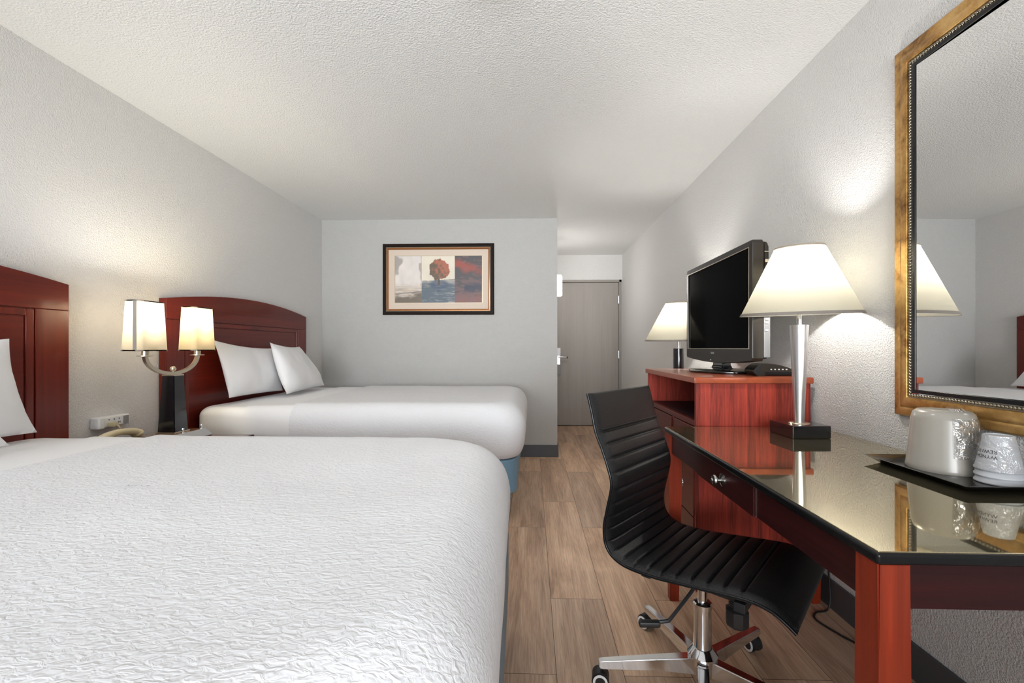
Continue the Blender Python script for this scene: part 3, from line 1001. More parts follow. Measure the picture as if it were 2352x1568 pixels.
def art(u, v):
    """u 0..1 left to right, v 0..1 bottom to top: an abstract three-panel landscape"""
    st = fbm(u * 1.0, v * 9, 5, 4)
    if u < .307:
        s = u / .307
        c = mixc((.62, .58, .55), (.78, .72, .66), .5 + fbm(s, v, 3, 4, 2))
        c = mixc(c, (.30, .26, .24), sst(.0, .12, (.30 - s) - .9 * abs(v - .85) + .25 * fbm(s, v, 5, 3, 9)) * .8)
        c = mixc(c, (.34, .28, .23), sst(.0, .06, s - .95 + .2 * (v < .85) * (v - .4) + .1 * fbm(s, v, 8, 3, 4)) * .8)
        if v < .46:
            k = sst(.46, .28, v)
            c = mixc(c, mixc((.62, .50, .38), (.25, .18, .12), .5 + 1.3 * fbm(s * .8, v * 7, 4, 4, 5)), k * (.55 + .9 * st))
        c = mixc(c, (.13, .10, .09), sst(.02, 0, abs(v - .21 - .05 * (s - .4) + .02 * fbm(s, 0, 5, 2))) * .85)
        c = mixc(c, (.12, .095, .07), sst(.17, .06, v - .1 * s + .12 * fbm(s, v * 3, 4, 4, 8)) * .9)
        return c
    if u < .688:
        s = (u - .307) / .381
        sky = mixc((.66, .60, .50), (.76, .69, .57), v + fbm(s, v, 3, 3))
        hz = .47 + .03 * s + .02 * fbm(s, 0, 8, 3)
        c = sky
        if v < hz:
            k = (hz - v) / hz
            c = mixc((.38, .36, .32), (.105, .135, .165), sst(0, .3, k + .3 * fbm(s, v * 4, 4, 4, 3)))
            c = mixc(c, (.36, .36, .35), sst(.1, .3, fbm(s * .7, v * 10, 4, 4, 6)) * .7)
            c = mixc(c, (.05, .08, .14), sst(.1, 0, abs(v - .40) + .5 * abs(s - .52) - .12) * .7)
        else:
            c = mixc(c, (.12, .12, .13), sst(.012, 0, abs(v - hz)) * sst(.55, .9, s) * .9)
        # tree
        if abs(s - .515) < .022 + .012 * (v < .5) and .38 < v < .6: c = (.10, .075, .06)
        d = sqrt(((s - .53) / .30) ** 2 + ((v - .71) / .205) ** 2) + .42 * fbm(s, v, 7, 4, 12)
        if d < 1:
            c = mixc((.13, .095, .065), (.40, .13, .075), sst(.40, .78, s * .75 + (v - .5) * .9 + .8 * fbm(s, v, 12, 4, 2)))
        return c
    s = (u - .688) / .312
    c = mixc((.10, .085, .085), (.075, .07, .075), v)
    c = mixc(c, (.34, .075, .05), sst(.15, .9, 1 - 6.0 * abs(v - .79 + .18 * (s - .3)) ** 1.1 - .45 * abs(s - .35) + .6 * fbm(s, v * 2, 4, 4, 1)) * .9)
    c = mixc(c, (.24, .10, .085), sst(.28, .06, v + .12 * fbm(s, v * 2, 4, 4, 3)) * .85)
    c = mixc(c, (.20, .11, .12), sst(.1, .35, fbm(s, v * 4, 4, 4, 6) + .25 * (v < .5)) * .6)
    c = mixc(c, (.04, .05, .08), sst(.12, .02, abs(v - .30 - .1 * (s - .5) + .08 * fbm(s, v, 4, 3)) + .12 * (s < .35)) * .85)
    return c


nu, nv = 200, 108
bm = bmesh.new()
lay = bm.verts.layers.float_color.new('print')
g = []
ax0, ax1, az0, az1 = px0 + .123, px1 - .123, pz0 + .123, pz1 - .123
for j in range(nv + 1):
    row = []
    for i in range(nu + 1):
        vv = bm.verts.new((ax0 + (ax1 - ax0) * i / nu, YB - .004, az0 + (az1 - az0) * j / nv))
        vv[lay] = c4(art(i / nu, j / nv)); row.append(vv)
    g.append(row)
for j in range(nv):
    for i in range(nu):
        bm.faces.new((g[j][i], g[j][i + 1], g[j + 1][i + 1], g[j + 1][i]))
m, nt, b = nm('art_print')
at = N(nt, 'ShaderNodeAttribute', attribute_name='print')
nt.links.new(at.outputs['Color'], b.inputs['Base Color']); b.inputs['Roughness'].default_value = .5
part('art_print', bm, m, pt)

# ------------------------------------------------------------------ TV cabinet
cx0, cx1, cy0, cy1, cz = .745, 1.272, 2.0, 2.853, .98
t = thing('tv_cabinet', 'reddish mahogany television cabinet at the far end of the desk', 'cabinet', ((cx0 + cx1) / 2, (cy0 + cy1) / 2, 0))
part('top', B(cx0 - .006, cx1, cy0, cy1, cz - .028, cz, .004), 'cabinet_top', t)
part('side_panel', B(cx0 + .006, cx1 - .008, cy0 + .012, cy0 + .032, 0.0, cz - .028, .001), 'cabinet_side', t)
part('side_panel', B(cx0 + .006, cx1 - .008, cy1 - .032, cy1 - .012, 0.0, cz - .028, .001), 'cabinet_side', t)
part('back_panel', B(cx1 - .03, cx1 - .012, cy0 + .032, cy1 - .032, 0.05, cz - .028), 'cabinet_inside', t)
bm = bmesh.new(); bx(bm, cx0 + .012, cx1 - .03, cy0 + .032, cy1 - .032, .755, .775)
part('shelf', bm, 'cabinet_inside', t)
bm = bmesh.new(); bx(bm, cx0 + .008, cx0 + .028, cy0 + .032, cy1 - .032, .752, .778, .001); bx(bm, cx0 + .008, cx0 + .03, cy0 + .032, cy1 - .032, .03, .075)
bx(bm, cx0 + .008, cx0 + .028, 2.325, 2.35, .075, .752)
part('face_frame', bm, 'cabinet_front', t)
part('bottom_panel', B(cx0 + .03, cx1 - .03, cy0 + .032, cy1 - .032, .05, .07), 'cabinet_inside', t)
for ya, yb in ((cy0 + .035, 2.322), (2.353, cy1 - .035)):
    for z0, z1 in ((.565, .748), (.333, .56), (.08, .328)):
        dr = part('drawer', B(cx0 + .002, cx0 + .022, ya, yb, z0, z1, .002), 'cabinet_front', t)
        bm = bmesh.new()
        lathe(bm, [(.020, 0), (.019, .003), (.008, .005), (.0065, .016), (.014, .020), (.0165, .026), (.012, .031), (.005, .033), (.004, .036), (0, .037)], (cx0 + .002, (ya + yb) / 2 + .01, (z0 + z1) / 2), 24, axis='-X')
        part('knob', bm, 'knob_pewter', dr)

# ------------------------------------------------------------------ television
tx, ty0, ty1, tz0, tz1 = 1.0126, 2.02, 2.866, 1.050, 1.611
tyc = (ty0 + ty1) / 2
t = thing('television', 'black flat screen television on the cabinet, its screen off', 'television', (tx, tyc, cz))
def PT(a, b, h): return Vector((tx - h, a, b))
# front bezel with a bowed bottom edge
bm = bmesh.new()
n = 24
ob, ib = [], []
def bow(y): return tz0 - .022 * (1 - ((y - tyc) / ((ty1 - ty0) / 2)) ** 2) + .004
OUT = [(ty0, bow(ty0) + .012), (ty0 + .01, bow(ty0 + .01))] + [(ty0 + .01 + (ty1 - ty0 - .02) * k / n, bow(ty0 + .01 + (ty1 - ty0 - .02) * k / n)) for k in range(1, n)] + [(ty1 - .01, bow(ty1 - .01)), (ty1, bow(ty1) + .012), (ty1, tz1 - .012), (ty1 - .012, tz1), (ty0 + .012, tz1), (ty0, tz1 - .012)]
sy0, sy1, sz0, sz1 = ty0 + .032, ty1 - .03, tz0 + .062, tz1 - .034
def to_in(p, e=0.0):
    return (min(max(p[0], sy0 - e), sy1 + e), (sz0 - e if p[1] < (tz0 + tz1) / 2 else sz1 + e))
rings = [[PT(p[0], p[1], -.045) for p in OUT], [PT(p[0], p[1], -.004) for p in OUT],
         [PT(tyc + (p[0] - tyc) * .994, 1.33 + (p[1] - 1.33) * .991, .004) for p in OUT],
         [PT(*to_in(p, .004), .006) for p in OUT], [PT(*to_in(p), -.003) for p in OUT]]
loft(bm, rings, True, False)
bz = part('bezel', bm, 'tv_plastic', t, 30)
bm = bmesh.new(); bx(bm, tx + .001, tx + .004, sy0 - .003, sy1 + .003, sz0 - .003, sz1 + .003)
part('screen', bm, 'tv_screen', t)
bm = bmesh.new(); frame_sweep(bm, sy0 - .004, sy1 + .004, sz0 - .004, sz1 + .004, [(0, .0058), (.0, .0068), (.003, .0068), (.003, .004)], PT)
part('screen_rim', bm, 'nickel', bz)
# rear housing, bulged
bm = bmesh.new()
def hous(x, i): return [Vector((x, a, b)) for a, b in ((ty0 + i, tz0 + .01 + i), (ty1 - i, tz0 + .01 + i), (ty1 - i, tz1 - .006 - i * 1.6), (ty0 + i, tz1 - .006 - i * 1.6))]
loft(bm, [hous(tx + .046, .002), hous(tx + .07, .004), hous(tx + .085, .03), hous(tx + .13, .13)])
bmesh.ops.bevel(bm, geom=list(bm.edges), offset=.006, segments=2, affect='EDGES')
part('rear_housing', bm, 'tv_plastic', t)
sp = part('control_strip', B(tx + .047, tx + .076, ty0 - .0005, ty0 + .006, tz0 + .02, tz0 + .30, .002), 'tv_grey', t, label='grey control strip')
for k, z in enumerate((.262, .245, .228, .211, .194, .178, .143)):
    part('button', B(tx + .052, tx + .066, ty0 - .004, ty0 + .001, tz0 + z - .003, tz0 + z + .004, .001), 'button_silver', sp)
part('button', B(tx + .052, tx + .068, ty0 - .003, ty0 + .003, 1.505, 1.52, .002), 'nickel', t)
part('button', B(tx + .05, tx + .07, ty0 - .002, ty0 + .003, 1.553, 1.556, .001), 'nickel', t)
bm = textmesh('hnnd', .021)
for v in bm.verts: v.co = Vector((tx - .0075, tyc + .01 - v.co.x, tz0 + .030 + v.co.y))
part('maker_mark', bm, 'white_print', bz)
bm = bmesh.new(); lathe(bm, [(.003, 0), (.003, .003)], (tx - .004, tyc + .04, tz0 - .003), 10, axis='-X'); part('power_light', bm, 'button_silver', bz)
bcx, bcy = 1.055, 2.45
bm = bmesh.new()
rings = []
for k, (s, z) in enumerate(((.97, cz), (1, cz + .004), (1, cz + .010), (.96, cz + .015), (.55, cz + .020), (.3, cz + .024))):
    rings.append([Vector((bcx + .165 * s * cos(2 * pi * i / 56), bcy + .205 * s * sin(2 * pi * i / 56), z)) for i in range(56)])
loft(bm, rings)
part('stand_base', bm, 'black_gloss', t)
bm = bmesh.new()
loft(bm, [[Vector((bcx + a * r, bcy + b * r2, z)) for a, b in ((-1, -1), (1, -1), (1, 1), (-1, 1))] for r, r2, z in ((.035, .09, cz + .018), (.024, .066, cz + .032), (.022, .062, tz0 + .01))])
bmesh.ops.bevel(bm, geom=list(bm.edges), offset=.006, segments=2, affect='EDGES')
part('stand_neck', bm, 'black_gloss', t)

# set-top box
bm = bmesh.new()
bxx0, bxx1, by0, by1 = 1.07, 1.262, 2.12, 2.215
prof = catmull([(bxx0 + .012, cz), (bxx0 - .006, cz + .022), (bxx0 + .012, cz + .045), (bxx0 + .04, cz + .058), (bxx0 + .09, cz + .056), (bxx0 + .14, cz + .046), (bxx1 - .01, cz + .030), (bxx1, cz + .016), (bxx1 - .012, cz)], 6)
t = thing('cable_box', 'small rounded black cable box lying on the cabinet beside the television', 'cable box', ((bxx0 + bxx1) / 2, (by0 + by1) / 2, cz))
prism(bm, prof, 'Y', by0 + .004, by1, .003)
part('body', bm, 'tv_plastic', t)
bm = bmesh.new(); pf = [p for p in prof if p[0] < bxx0 + .035] + [(bxx0 + .035, cz)]
prism(bm, pf, 'Y', by0 + .001, by0 + .006); part('dark_end', bm, 'black_gloss', t)
bm = bmesh.new(); bx(bm, bxx0 + .05, bxx1 - .01, by0 - .0015, by0 + .006, cz + .003, cz + .018, .002); part('front_strip', bm, 'black_satin', t)
bm = bmesh.new()
for k in range(5): bx(bm, bxx0 + .075 + k * .018, bxx0 + .082 + k * .018, by0 + .002, by0 + .006, cz + .028, cz + .033)
part('button', bm, 'button_silver', t)

# ------------------------------------------------------------------ desk
dx0, dx1, dy0, dy1, dz = .597, XR - .003, .77, 1.985, .76
t = thing('desk', 'long dark wood desk with a black glass top along the right wall', 'desk', ((dx0 + dx1) / 2, (dy0 + dy1) / 2, 0))
tp = part('top', B(dx0, dx1, dy0, dy1, dz - .023, dz - .002, .006, 3), 'black_satin', t)
part('glass_sheet', B(dx0 + .006, dx1 - .003, dy0 + .005, dy1 - .005, dz - .003, dz, .001), 'desk_glass_top', t, label='mirror-like dark glass sheet')
az0, az1 = .652, dz - .023
lf = dx0 + .004
part('front_apron', B(lf + .012, lf + .032, dy0 + .06, dy1 - .06, az0, az1, .001), 'desk_wood', t)
part('end_apron', B(lf + .05, dx1 - .05, dy0 + .02, dy0 + .04, az0, az1, .001), 'desk_wood_cross', t)
part('end_apron', B(lf + .05, dx1 - .05, dy1 - .04, dy1 - .02, az0, az1, .001), 'desk_wood_cross', t)
part('back_apron', B(dx1 - .045, dx1 - .025, dy0 + .06, dy1 - .06, az0, az1, .001), 'desk_wood', t)
dr = part('drawer', B(lf + .006, lf + .024, 1.212, 1.618, az0 - .002, az1 - .004, .0015), 'desk_wood', t)
bm = bmesh.new()
for yy in (1.2085, 1.6215): part('drawer_edge', B(lf + .0105, lf + .0125, yy - .0012, yy + .0012, az0, az1 - .002), 'knob_pewter', t, label='pale drawer edge')
lathe(bm, [(.020, 0), (.020, .002), (.016, .004), (.007, .006), (.006, .015), (.012, .018), (.0165, .024), (.015, .029), (.008, .031), (.006, .033), (.005, .035), (0, .036)], (lf + .006, 1.405, .693), 28, axis='-X')
part('knob', bm, 'knob_pewter', dr)
LG = .056
for qx, qy in ((lf, dy0 + .003), (dx1 - .02 - LG, dy0 + .003), (lf, dy1 - .005 - LG), (dx1 - .02 - LG, dy1 - .005 - LG)):
    bm = bmesh.new()
    loft(bm, [[Vector((qx + LG / 2 + a * h, qy + LG / 2 + b * h, z)) for a, b in ((-1, -1), (1, -1), (1, 1), (-1, 1))] for h, z in ((.019, 0), (LG / 2, .50), (LG / 2, az1))])
    bmesh.ops.bevel(bm, geom=[e for e in bm.edges if abs(e.verts[0].co.z - e.verts[1].co.z) > .1], offset=.003, segments=2, affect='EDGES')
    part('leg', bm, 'desk_leg_wood', t)

# ------------------------------------------------------------------ lamps with empire shades
def empire_lamp(t, cx, cy, z0, ztop_post, zs0, zs1, rb, rt, post, tilt):
    # shade about its centre, tilted a little towards the room
    M = Matrix.Translation((cx, cy, zs0)) @ Matrix.Rotation(radians(tilt), 4, Vector((cos(.5), -sin(.5), 0))) @ Matrix.Translation((-cx, -cy, -zs0))
    bm = bmesh.new()
    n = 72
    rings = [[Vector((cx + r * cos(2 * pi * i / n), cy + r * sin(2 * pi * i / n), z)) for i in range(n)] for r, z in [(rb + (rt - rb) * k / 12, zs0 + (zs1 - zs0) * k / 12) for k in range(13)]]
    loft(bm, rings, False, False)
    bmesh.ops.solidify(bm, geom=list(bm.faces), thickness=.0012)
    bmesh.ops.transform(bm, matrix=M, verts=list(bm.verts))
    sh = part('shade', bm, 'shade_ivory', t, 50)
    bm = bmesh.new()
    sl = (rt - rb) / (zs1 - zs0)
    for za, zb in ((zs0 - .001, zs0 + .011), (zs1 - .006, zs1 + .001)):
        ra, r2 = rb + sl * (za - zs0), rb + sl * (zb - zs0)
        loft(bm, [[Vector((cx + r * cos(2 * pi * i / n), cy + r * sin(2 * pi * i / n), z)) for i in range(n)] for r, z in ((ra + .002, za), (r2 + .002, zb))], False, False)
        bmesh.ops.solidify(bm, geom=list(bm.faces), thickness=.0012)
        bmesh.ops.transform(bm, matrix=M, verts=list(bm.verts))
        part('shade_trim', bm, 'shade_trim', sh); bm = bmesh.new()
    bm.free()
    bm = bmesh.new(); lathe(bm, [(.009, ztop_post), (.009, zs0 + .012), (.018, zs0 + .014), (.024, zs0 + .02), (.024, zs0 + .03), (.018, zs0 + .034), (.017, zs0 + .06)], (cx, cy, 0), 20)
    part('socket', bm, 'chrome', t)
    bm = bmesh.new(); lathe(bm, [(.013, zs0 + .06), (.015, zs0 + .075), (.028, zs0 + .105), (.029, zs0 + .125), (.018, zs0 + .147), (.001, zs0 + .152)], (cx, cy, 0), 16)
    part('bulb', bm, 'bulb_glow', t)
    # wire spider carrying the shade
    bm = bmesh.new()
    for a in (0.4, 2.5, 4.6):
        tube(bm, [M @ Vector((cx, cy, zs1 - .014)), M @ Vector((cx + (rt - .001) * cos(a), cy + (rt - .001) * sin(a), zs1 - .004))], .0016, 6)
    for a in (0, pi):
        tube(bm, catmull([(cx + .02 * cos(a), cy + .02 * sin(a), zs0 + .03), (cx + .05 * cos(a), cy + .05 * sin(a), zs0 + .08), (cx + .05 * cos(a), cy + .05 * sin(a), zs0 + .17), (cx, cy, zs1 - .014)], 5), .0016, 6)
    part('harp', bm, 'nickel', t)
    d = bpy.data.lights.new('bulb_light', 'POINT'); d.energy = SHADE_LAMP_W; d.color = (1, .975, .94); d.shadow_soft_size = .026
    o = bpy.data.objects.new('bulb_light', d); COL.objects.link(o); o.parent = t; o.location = (0, 0, zs0 + .17 - z0)


lx2, ly2 = 1.085, 1.80
t = thing('table_lamp', 'lit lamp with a silver tapered post and square black base, on the desk', 'lamp', (lx2, ly2, dz))
bm = bmesh.new()
bx(bm, -.076, .076, -.076, .076, 0, .05, .004, M=Matrix.Translation((lx2, ly2, dz)) @ Matrix.Rotation(radians(3), 4, 'Z'))
bs = part('base', bm, 'black_gloss', t)
bm = bmesh.new(); lathe(bm, [(.010, dz + .05), (.010, dz + .053), (.006, dz + .057), (0, dz + .058)], (lx2 - .045, ly2 - .02, 0), 14); part('switch', bm, 'nickel', t)
bm = bmesh.new(); lathe(bm, [(.038, dz + .05), (.036, dz + .053), (.0, dz + .054)], (lx2, ly2, 0), 32); part('post_foot', bm, 'nickel', t)
bm = bmesh.new(); lathe(bm, [(.0185, dz + .053), (.0335, 1.202), (.0335, 1.206), (.009, 1.207)], (lx2, ly2, 0), 40); part('post', bm, 'brushed_steel', t)
empire_lamp(t, lx2, ly2, dz, 1.204, 1.247, 1.520, .213, .086, None, 3.0)

# its cord runs down behind the desk and along the floor
bm = bmesh.new()
tube(bm, catmull([(1.268, 1.905, .45), (1.268, 1.90, .2), (1.262, 1.885, .02), (1.19, 1.86, .0055), (1.16, 1.81, .0055), (1.19, 1.72, .0055), (1.225, 1.64, .0055), (1.25, 1.45, .0055), (1.255, 1.2, .0055)], 10), .004, 8)
solo('extension_cord', bm, 'black_plastic', 'black cord lying on the floor under the desk, along the wall', 'cord', (1.2, 1.6, 0))

# table and lamp beyond the cabinet
sx0, sx1, sy0_, sy1_, sz = .905, 1.27, 2.89, 3.40, .72
t = thing('side_table', 'mahogany side table hidden behind the television cabinet, under the black lamp', 'table', (1.09, 3.13, 0))
part('top', B(sx0, sx1, sy0_, sy1_, sz - .03, sz, .004), 'nightstand_wood', t)
part('apron', B(sx0 + .02, sx1 - .02, sy0_ + .02, sy1_ - .02, sz - .11, sz - .03), 'nightstand_wood', t)
for qx in (sx0 + .01, sx1 - .05):
    for qy in (sy0_ + .01, sy1_ - .05):
        part('leg', B(qx, qx + .04, qy, qy + .04, 0, sz - .03, .003), 'nightstand_wood', t)
lx3, ly3 = 1.046, 3.13
t = thing('table_lamp', 'lit lamp with a black cylinder post, half hidden behind the television', 'lamp', (lx3, ly3, sz))
bm = bmesh.new(); bx(bm, lx3 - .08, lx3 + .08, ly3 - .08, ly3 + .08, sz, sz + .03, .004); part('base', bm, 'black_gloss', t)
bm = bmesh.new(); lathe(bm, [(.037, sz + .03), (.037, 1.108), (.034, 1.112), (.012, 1.113)], (lx3, ly3, 0), 36); part('post', bm, 'black_gloss', t)
empire_lamp(t, lx3, ly3, sz, 1.112, 1.165, 1.436, .232, .085, None, 2.0)

# ------------------------------------------------------------------ mirror
my0, my1, mz0, mz1 = .68, 1.571, .882, 2.141
t = thing('wall_mirror', 'large mirror in an antique gold beaded frame on the right wall', 'mirror', (XR, (my0 + my1) / 2, (mz0 + mz1) / 2))
def PM(a, b, h): return Vector((XR - h, a, b))
bm = bmesh.new(); frame_sweep(bm, my0, my1, mz0, mz1, [(0, .0005), (0, .012), (.006, .018), (.022, .021), (.030, .0195), (.040, .024), (.054, .028), (.064, .0265), (.066, .022), (.066, .006)], PM)
part('frame', bm, 'antique_gold', t, 28)
bm = bmesh.new(); frame_sweep(bm, my0, my1, mz0, mz1, [(.066, .006), (.066, .021), (.081, .019), (.083, .006)], PM)
part('inner_moulding', bm, 'silver_bead', t, label='dark silver inner moulding')
bm = bmesh.new(); beads(bm, my0, my1, mz0, mz1, .0735, .0215, .0098, .0048, PM, 2)
part('beading', bm, 'silver_bead', t, 80)
bm = bmesh.new(); frame_sweep(bm, my0, my1, mz0, mz1, [(.081, .010), (.0812, .0225), (.093, .0235), (.094, .0215)], PM)  # black strip standing in for the beading's dark reflection at the glass bevel
part('bead_reflection', bm, 'black_satin', t, label='black strip in place of the beading reflection')
bm = bmesh.new()
ga, gb = my0 + .079, my1 - .079
prism(bm, [(XR - .0035, ga), (XR - .001, ga), (XR - .0185, gb), (XR - .021, gb)], 'Z', mz0 + .079, mz1 - .079)
part('mirror_glass', bm, 'mirror_glass', t)

# ------------------------------------------------------------------ tray, bucket, cups on the desk
zt = dz
t = thing('serving_tray', 'black rectangular tray with flared edges on the desk below the mirror', 'tray', (1.15, 1.24, dz))
bm = bmesh.new()
def tr(i, z): return [Vector((x, y, z)) for x, y in rrect(1.045 + i, 1.287 - i * .4, 1.078 + i, 1.405 - i, .006, 3)]
loft(bm, [tr(.028, zt + .0005), tr(.003, zt + .0175), tr(.0, zt + .0190), tr(.003, zt + .0198), tr(.030, zt + .0055)], True, True)
part('tray_body', bm, 'tray_black', t)
fz = zt + .0056
bcx, bcy, br = 1.187, 1.292, .083
t = thing('ice_bucket', 'upturned tan plastic ice bucket on the black tray', 'ice bucket', (bcx, bcy, fz))
bm = bmesh.new()
lathe(bm, [(br, fz), (br + .001, fz + .006), (br - .001, fz + .012), (.071, fz + .145), (.066, fz + .162), (.058, fz + .169), (.03, fz + .1715), (0, fz + .172)], (bcx, bcy, 0), 56, True, False)
part('bucket', bm, 'bucket_plastic', t, 60)
# clear liner bag gathered over the right-hand side
bm = bmesh.new()
rings = []
for k in range(30):
    h = .045 + .132 * k / 29
    rr = br + (.071 - br) * min(1, h / .145)
    if h > .148: rr = .071 - (h - .148) * 1.3
    ring = []
    for i in range(50):
        a = radians(-118 + 158 * i / 49)
        q = noise.noise(Vector((a * 5, h * 45, 2))) * .0035 + abs(noise.noise(Vector((a * 9, h * 60, 7)))) * .004
        ring.append(Vector((bcx + (rr + .003 + q) * cos(a), bcy + (rr + .003 + q) * sin(a), fz + h + .004 * noise.noise(Vector((a * 3, 0, 1))))))
    rings.append(ring)
loft(bm, rings, False, False, closed=False)
part('liner_bag', bm, 'clear_film', t, 80, label='crumpled clear plastic bag')

ccx, ccy = 1.205, 1.16
CUP = [(0, .0865), (.0282, .0865), (.0432, .002), (.0440, 0), (.0462, .0008), (.0466, .003), (.0462, .0052), (.0442, .006), (.0294, .0875), (.0285, .0905), (.027, .0905), (.0265, .088), (.0, .0875)]
def cup(z, lab, text):
    t = thing('paper_cup', lab, 'cup', (ccx, ccy, z), group='upturned white cups on the tray')
    bm = bmesh.new(); lathe(bm, [(r, z + h) for r, h in CUP], (ccx, ccy, 0), 48, False, False)
    body = part('cup_body', bm, 'cup_white', t, 60)
    if text:
        for s, hh, sz_ in (('WYNDHAM', .036, .0125), ('REWARDS', .0495, .0125)):
            bm = textmesh(s, sz_, 'LEFT')
            for v in bm.verts:
                # upturned with the cup: runs leftwards, upside down
                h = hh - v.co.y + .004
                r = .0442 + (.0294 - .0442) * (h - .006) / .0815 + .0006
                a = radians(-139) - v.co.x / r
                v.co = Vector((ccx + r * cos(a), ccy + r * sin(a), z + h))
            part('lettering', bm, 'black_print', body)
        bm = bmesh.new()
        rings = []
        for k in range(24):
            h = .002 + .088 * k / 23
            r = .0470 if h < .022 else .0470 + (.0305 - .0470) * (h - .022) / .068
            rings.append([Vector((ccx + (r + .0012 + .0016 * noise.noise(Vector((3 * cos(a), 3 * sin(a), h * 50)))) * cos(a), ccy + (r + .0012 + .0016 * noise.noise(Vector((3 * cos(a), 3 * sin(a), h * 50)))) * sin(a), z + h)) for a in [2 * pi * i / 40 for i in range(40)]])
        loft(bm, rings, False, False)
        part('plastic_wrap', bm, 'cup_film', t, 80, label='clear plastic wrap')
cup(fz, 'lowest of the stacked upturned white cups, its rim on the black tray', False)
cup(fz + .0165, 'middle one of the stacked upturned white cups on the black tray', False)
cup(fz + .033, 'wrapped white cup with black lettering, topmost of the upturned cup stack', True)

# ------------------------------------------------------------------ office chair
CH = radians(-41)
t = thing('office_chair', 'black ribbed leather office chair on a chrome star base, pulled out at the desk', 'chair', (.557, 1.437, 0), CH)
prof = [(-0.31, .957), (-.294, .9), (-.277, .83), (-.252, .776), (-.229, .716), (-.219, .676), (-.226, .632), (-.238, .579), (-.246, .534), (-.243, .485), (-.227, .451), (-.199, .429), (-.152, .416), (-.066, .416), (.013, .425), (.086, .434), (.154, .443), (.206, .447), (.246, .441), (.275, .425), (.295, .410)]
P = catmull(prof, 14)
# even spacing
acc = [0]
for a, b in zip(P[:-1], P[1:]): acc.append(acc[-1] + sqrt((a[0] - b[0]) ** 2 + (a[1] - b[1]) ** 2))
L = acc[-1]
NS = 330
E = []
j = 0
for k in range(NS + 1):
    s = L * k / NS
    while j < len(acc) - 2 and acc[j + 1] < s: j += 1
    f = (s - acc[j]) / max(1e-9, acc[j + 1] - acc[j])
    E.append((P[j][0] + (P[j + 1][0] - P[j][0]) * f, P[j][1] + (P[j + 1][1] - P[j][1]) * f))
def nrm_at(k):
    a, b = E[max(0, k - 3)], E[min(NS, k + 3)]
    d = Vector((b[0] - a[0], 0, b[1] - a[1])).normalized()
    n = Vector((-d.z, 0, d.x))       # towards the sitter
    return n if True else -n
HWD = .22
TH = .026
s_top, s_front = .135, L - .125
nr = 18
pitch = (s_front - s_top) / nr
def groove(s):
    if s < s_top - .01 or s > s_front + .01: return 0.0
    q = (s - s_top) / pitch
    d = abs(q - round(q)) * pitch
    return math.exp(-(d / .0034) ** 2)
bm = bmesh.new()
rings = []
NV = 30
for k in range(NS + 1):
    s = L * k / NS
    n = nrm_at(k)
    c = Vector((E[k][0], 0, E[k][1]))
    endt = min(1, sqrt(max(0, 1 - (1 - min(1, s / .014)) ** 2)) + .02, sqrt(max(0, 1 - (1 - min(1, (L - s) / .014)) ** 2)) + .02)
    g = groove(s)
    q = ((s - s_top) / pitch) % 1.0
    puff = .0022 * (4 * q * (1 - q)) ** .6 if s_top < s < s_front else .0
    ring = []
    for i in range(NV + 1):
        v = i / NV * 2 - 1
        e = max(0, 1 - abs(v) ** 9) ** .5
        m = 1 - sst(.86, .93, abs(v))
        border = .003 * sst(.90, .95, abs(v))
        h = TH * (.5 + .5 * e * endt) + (-.0075 * g + puff) * m + border * e
        ring.append(c + Vector((0, v * HWD, 0)) + n * h)
    for i in range(NV - 1, 0, -1):
        v = i / NV * 2 - 1
        e = max(0, 1 - abs(v) ** 9) ** .5
        ring.append(c + Vector((0, v * HWD, 0)) + n * (TH * (.5 - .5 * e * endt)))
    rings.append(ring)
loft(bm, rings)
sh = part('seat_shell', bm, 'leather_black', t, 70)
for sd in (-1, 1):
    bm = bmesh.new(); tube(bm, [Vector((E[k][0], sd * (HWD + .0005), E[k][1])) + nrm_at(k) * .012 for k in range(0, NS + 1, 3)], .0045, 8)
    part('piping', bm, 'black_satin', sh, 60)
bm = bmesh.new(); tube(bm, [Vector((E[int(NS * (s_top - .008) / L)][0], v * HWD * .93, E[int(NS * (s_top - .008) / L)][1])) + nrm_at(int(NS * (s_top - .008) / L)) * (TH + .001) for v in (-1, -.5, 0, .5, 1)], .003, 8)
part('seam', bm, 'leather_black', sh, 60)
# mechanism
bm = bmesh.new(); bx(bm, -.11, .17, -.14, .14, .398, .412, .003); bx(bm, -.10, .13, -.045, .045, .352, .40, .008); bx(bm, -.12, -.09, -.19, .19, .400, .414, .003); bx(bm, .15, .18, -.19, .19, .402, .428, .003)
part('mount_plate', bm, 'black_plastic', t)
bm = bmesh.new(); lathe(bm, [(.006, 0), (.006, .002), (0, .003)], (0.02, -.0455, .383), 12, axis='-Y'); part('bolt', bm, 'chrome', t)
bm = bmesh.new(); lathe(bm, [(.030, .255), (.034, .262), (.034, .305), (.024, .312)], (.105, .0, 0), 8); kn = part('tension_knob', bm, 'black_plastic', t)
bm = bmesh.new(); tube(bm, [(.105 + .022 * cos(a), .022 * sin(a), .312 + .041 * a / (12 * pi)) for a in [k * pi / 6 for k in range(73)]], .003, 6); part('spring', bm, 'black_metal', kn)
bm = bmesh.new(); lathe(bm, [(.02, .31), (.02, .355)], (.105, 0, 0), 12); part('knob_core', bm, 'black_plastic', kn)
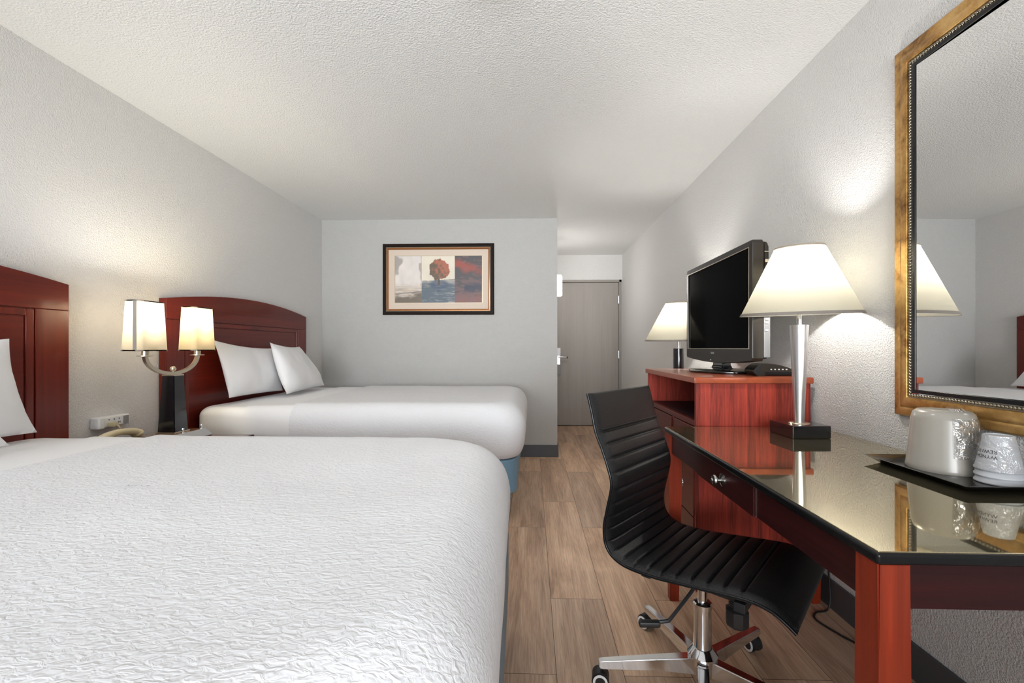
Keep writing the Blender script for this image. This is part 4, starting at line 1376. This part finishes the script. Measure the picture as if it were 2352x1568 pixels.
# lever towards the left of the picture
bm = bmesh.new(); tube(bm, catmull([(.0, -.03, .375), (-.004, -.075, .352), (-.032, -.168, .297), (-.037, -.178, .291), (-.046, -.188, .289), (-.06, -.20, .287)], 6), .0055, 8); lv = part('lever', bm, 'black_metal', t)
bm = bmesh.new(); bx(bm, -.032, .032, -.011, .011, -.009, .009, .006, M=Matrix.Translation((-.078, -.218, .283)) @ Matrix.Rotation(radians(41), 4, 'Z')); part('lever_paddle', bm, 'black_plastic', lv)
bm = bmesh.new(); lathe(bm, [(.015, .27), (.015, .352)], (0, 0, 0), 28); lathe(bm, [(.022, .33), (.022, .353)], (0, 0, 0), 28); part('piston', bm, 'chrome', t)
bm = bmesh.new(); lathe(bm, [(.027, .10), (.027, .268), (.0295, .27), (.0295, .284), (.026, .288), (.016, .289)], (0, 0, 0), 36); part('gas_column', bm, 'chrome', t)
bm = bmesh.new(); lathe(bm, [(.034, .058), (.040, .062), (.040, .112), (.047, .116), (.047, .122), (.030, .142), (.027, .143)], (0, 0, 0), 36); part('hub', bm, 'chrome', t)
AX = {35: 200, 107: 215, 179: 260, 251: 230, 323: 215}
for wa in (35, 107, 179, 251, 323):
    a = radians(wa) - CH
    M = Matrix.Rotation(a, 4, 'Z')
    bm = bmesh.new(); t2 = bmesh.new()
    loft(t2, [[Vector((r, -w, z0)), Vector((r, w, z0)), Vector((r, w * .82, z1)), Vector((r, -w * .82, z1))] for r, w, z0, z1 in ((.028, .021, .062, .112), (.15, .018, .068, .103), (.325, .0145, .064, .088), (.335, .013, .066, .086))])
    bmesh.ops.recalc_face_normals(t2, faces=list(t2.faces))
    bmesh.ops.bevel(t2, geom=list(t2.edges), offset=.0025, segments=2, affect='EDGES')
    merge(bm, t2, M)
    part('leg', bm, 'chrome', t)
    # caster
    tip = M @ Vector((.318, 0, 0))
    ax = radians(AX[wa]) - CH
    Mc = Matrix.Translation((tip.x, tip.y, 0)) @ Matrix.Rotation(ax, 4, 'Z')   # local x = wheel axle
    bm = bmesh.new(); t2 = bmesh.new()
    lathe(t2, [(.007, .045), (.007, .07)], (0, 0, 0), 12)
    prism(t2, [(.028 * cos(q) - .012, .026 + .029 * sin(q)) for q in [pi * k / 12 for k in range(13)]] + [(-.04, .02), (.016, .02)], 'X', -.019, .019)
    merge(bm, t2, Mc)
    cs = part('caster', bm, 'black_plastic', t)
    for sd in (-1, 1):
        bm = bmesh.new(); t2 = bmesh.new()
        lathe(t2, [(.022, 0), (.026, .003), (.026, .013), (.024, .016), (0, .016)], (sd * .007, -.012, .026), 28, axis='X' if sd > 0 else '-X')
        merge(bm, t2, Mc); wh = part('wheel', bm, 'black_plastic', cs)
        bm = bmesh.new(); t2 = bmesh.new()
        lathe(t2, [(.0165, .0158), (.0165, .0172), (.0235, .0166), (.0245, .0150)], (sd * .007, -.012, .026), 28, False, False, axis='X' if sd > 0 else '-X')
        merge(bm, t2, Mc); part('wheel_ring', bm, 'caster_white', wh, label='white wheel ring')
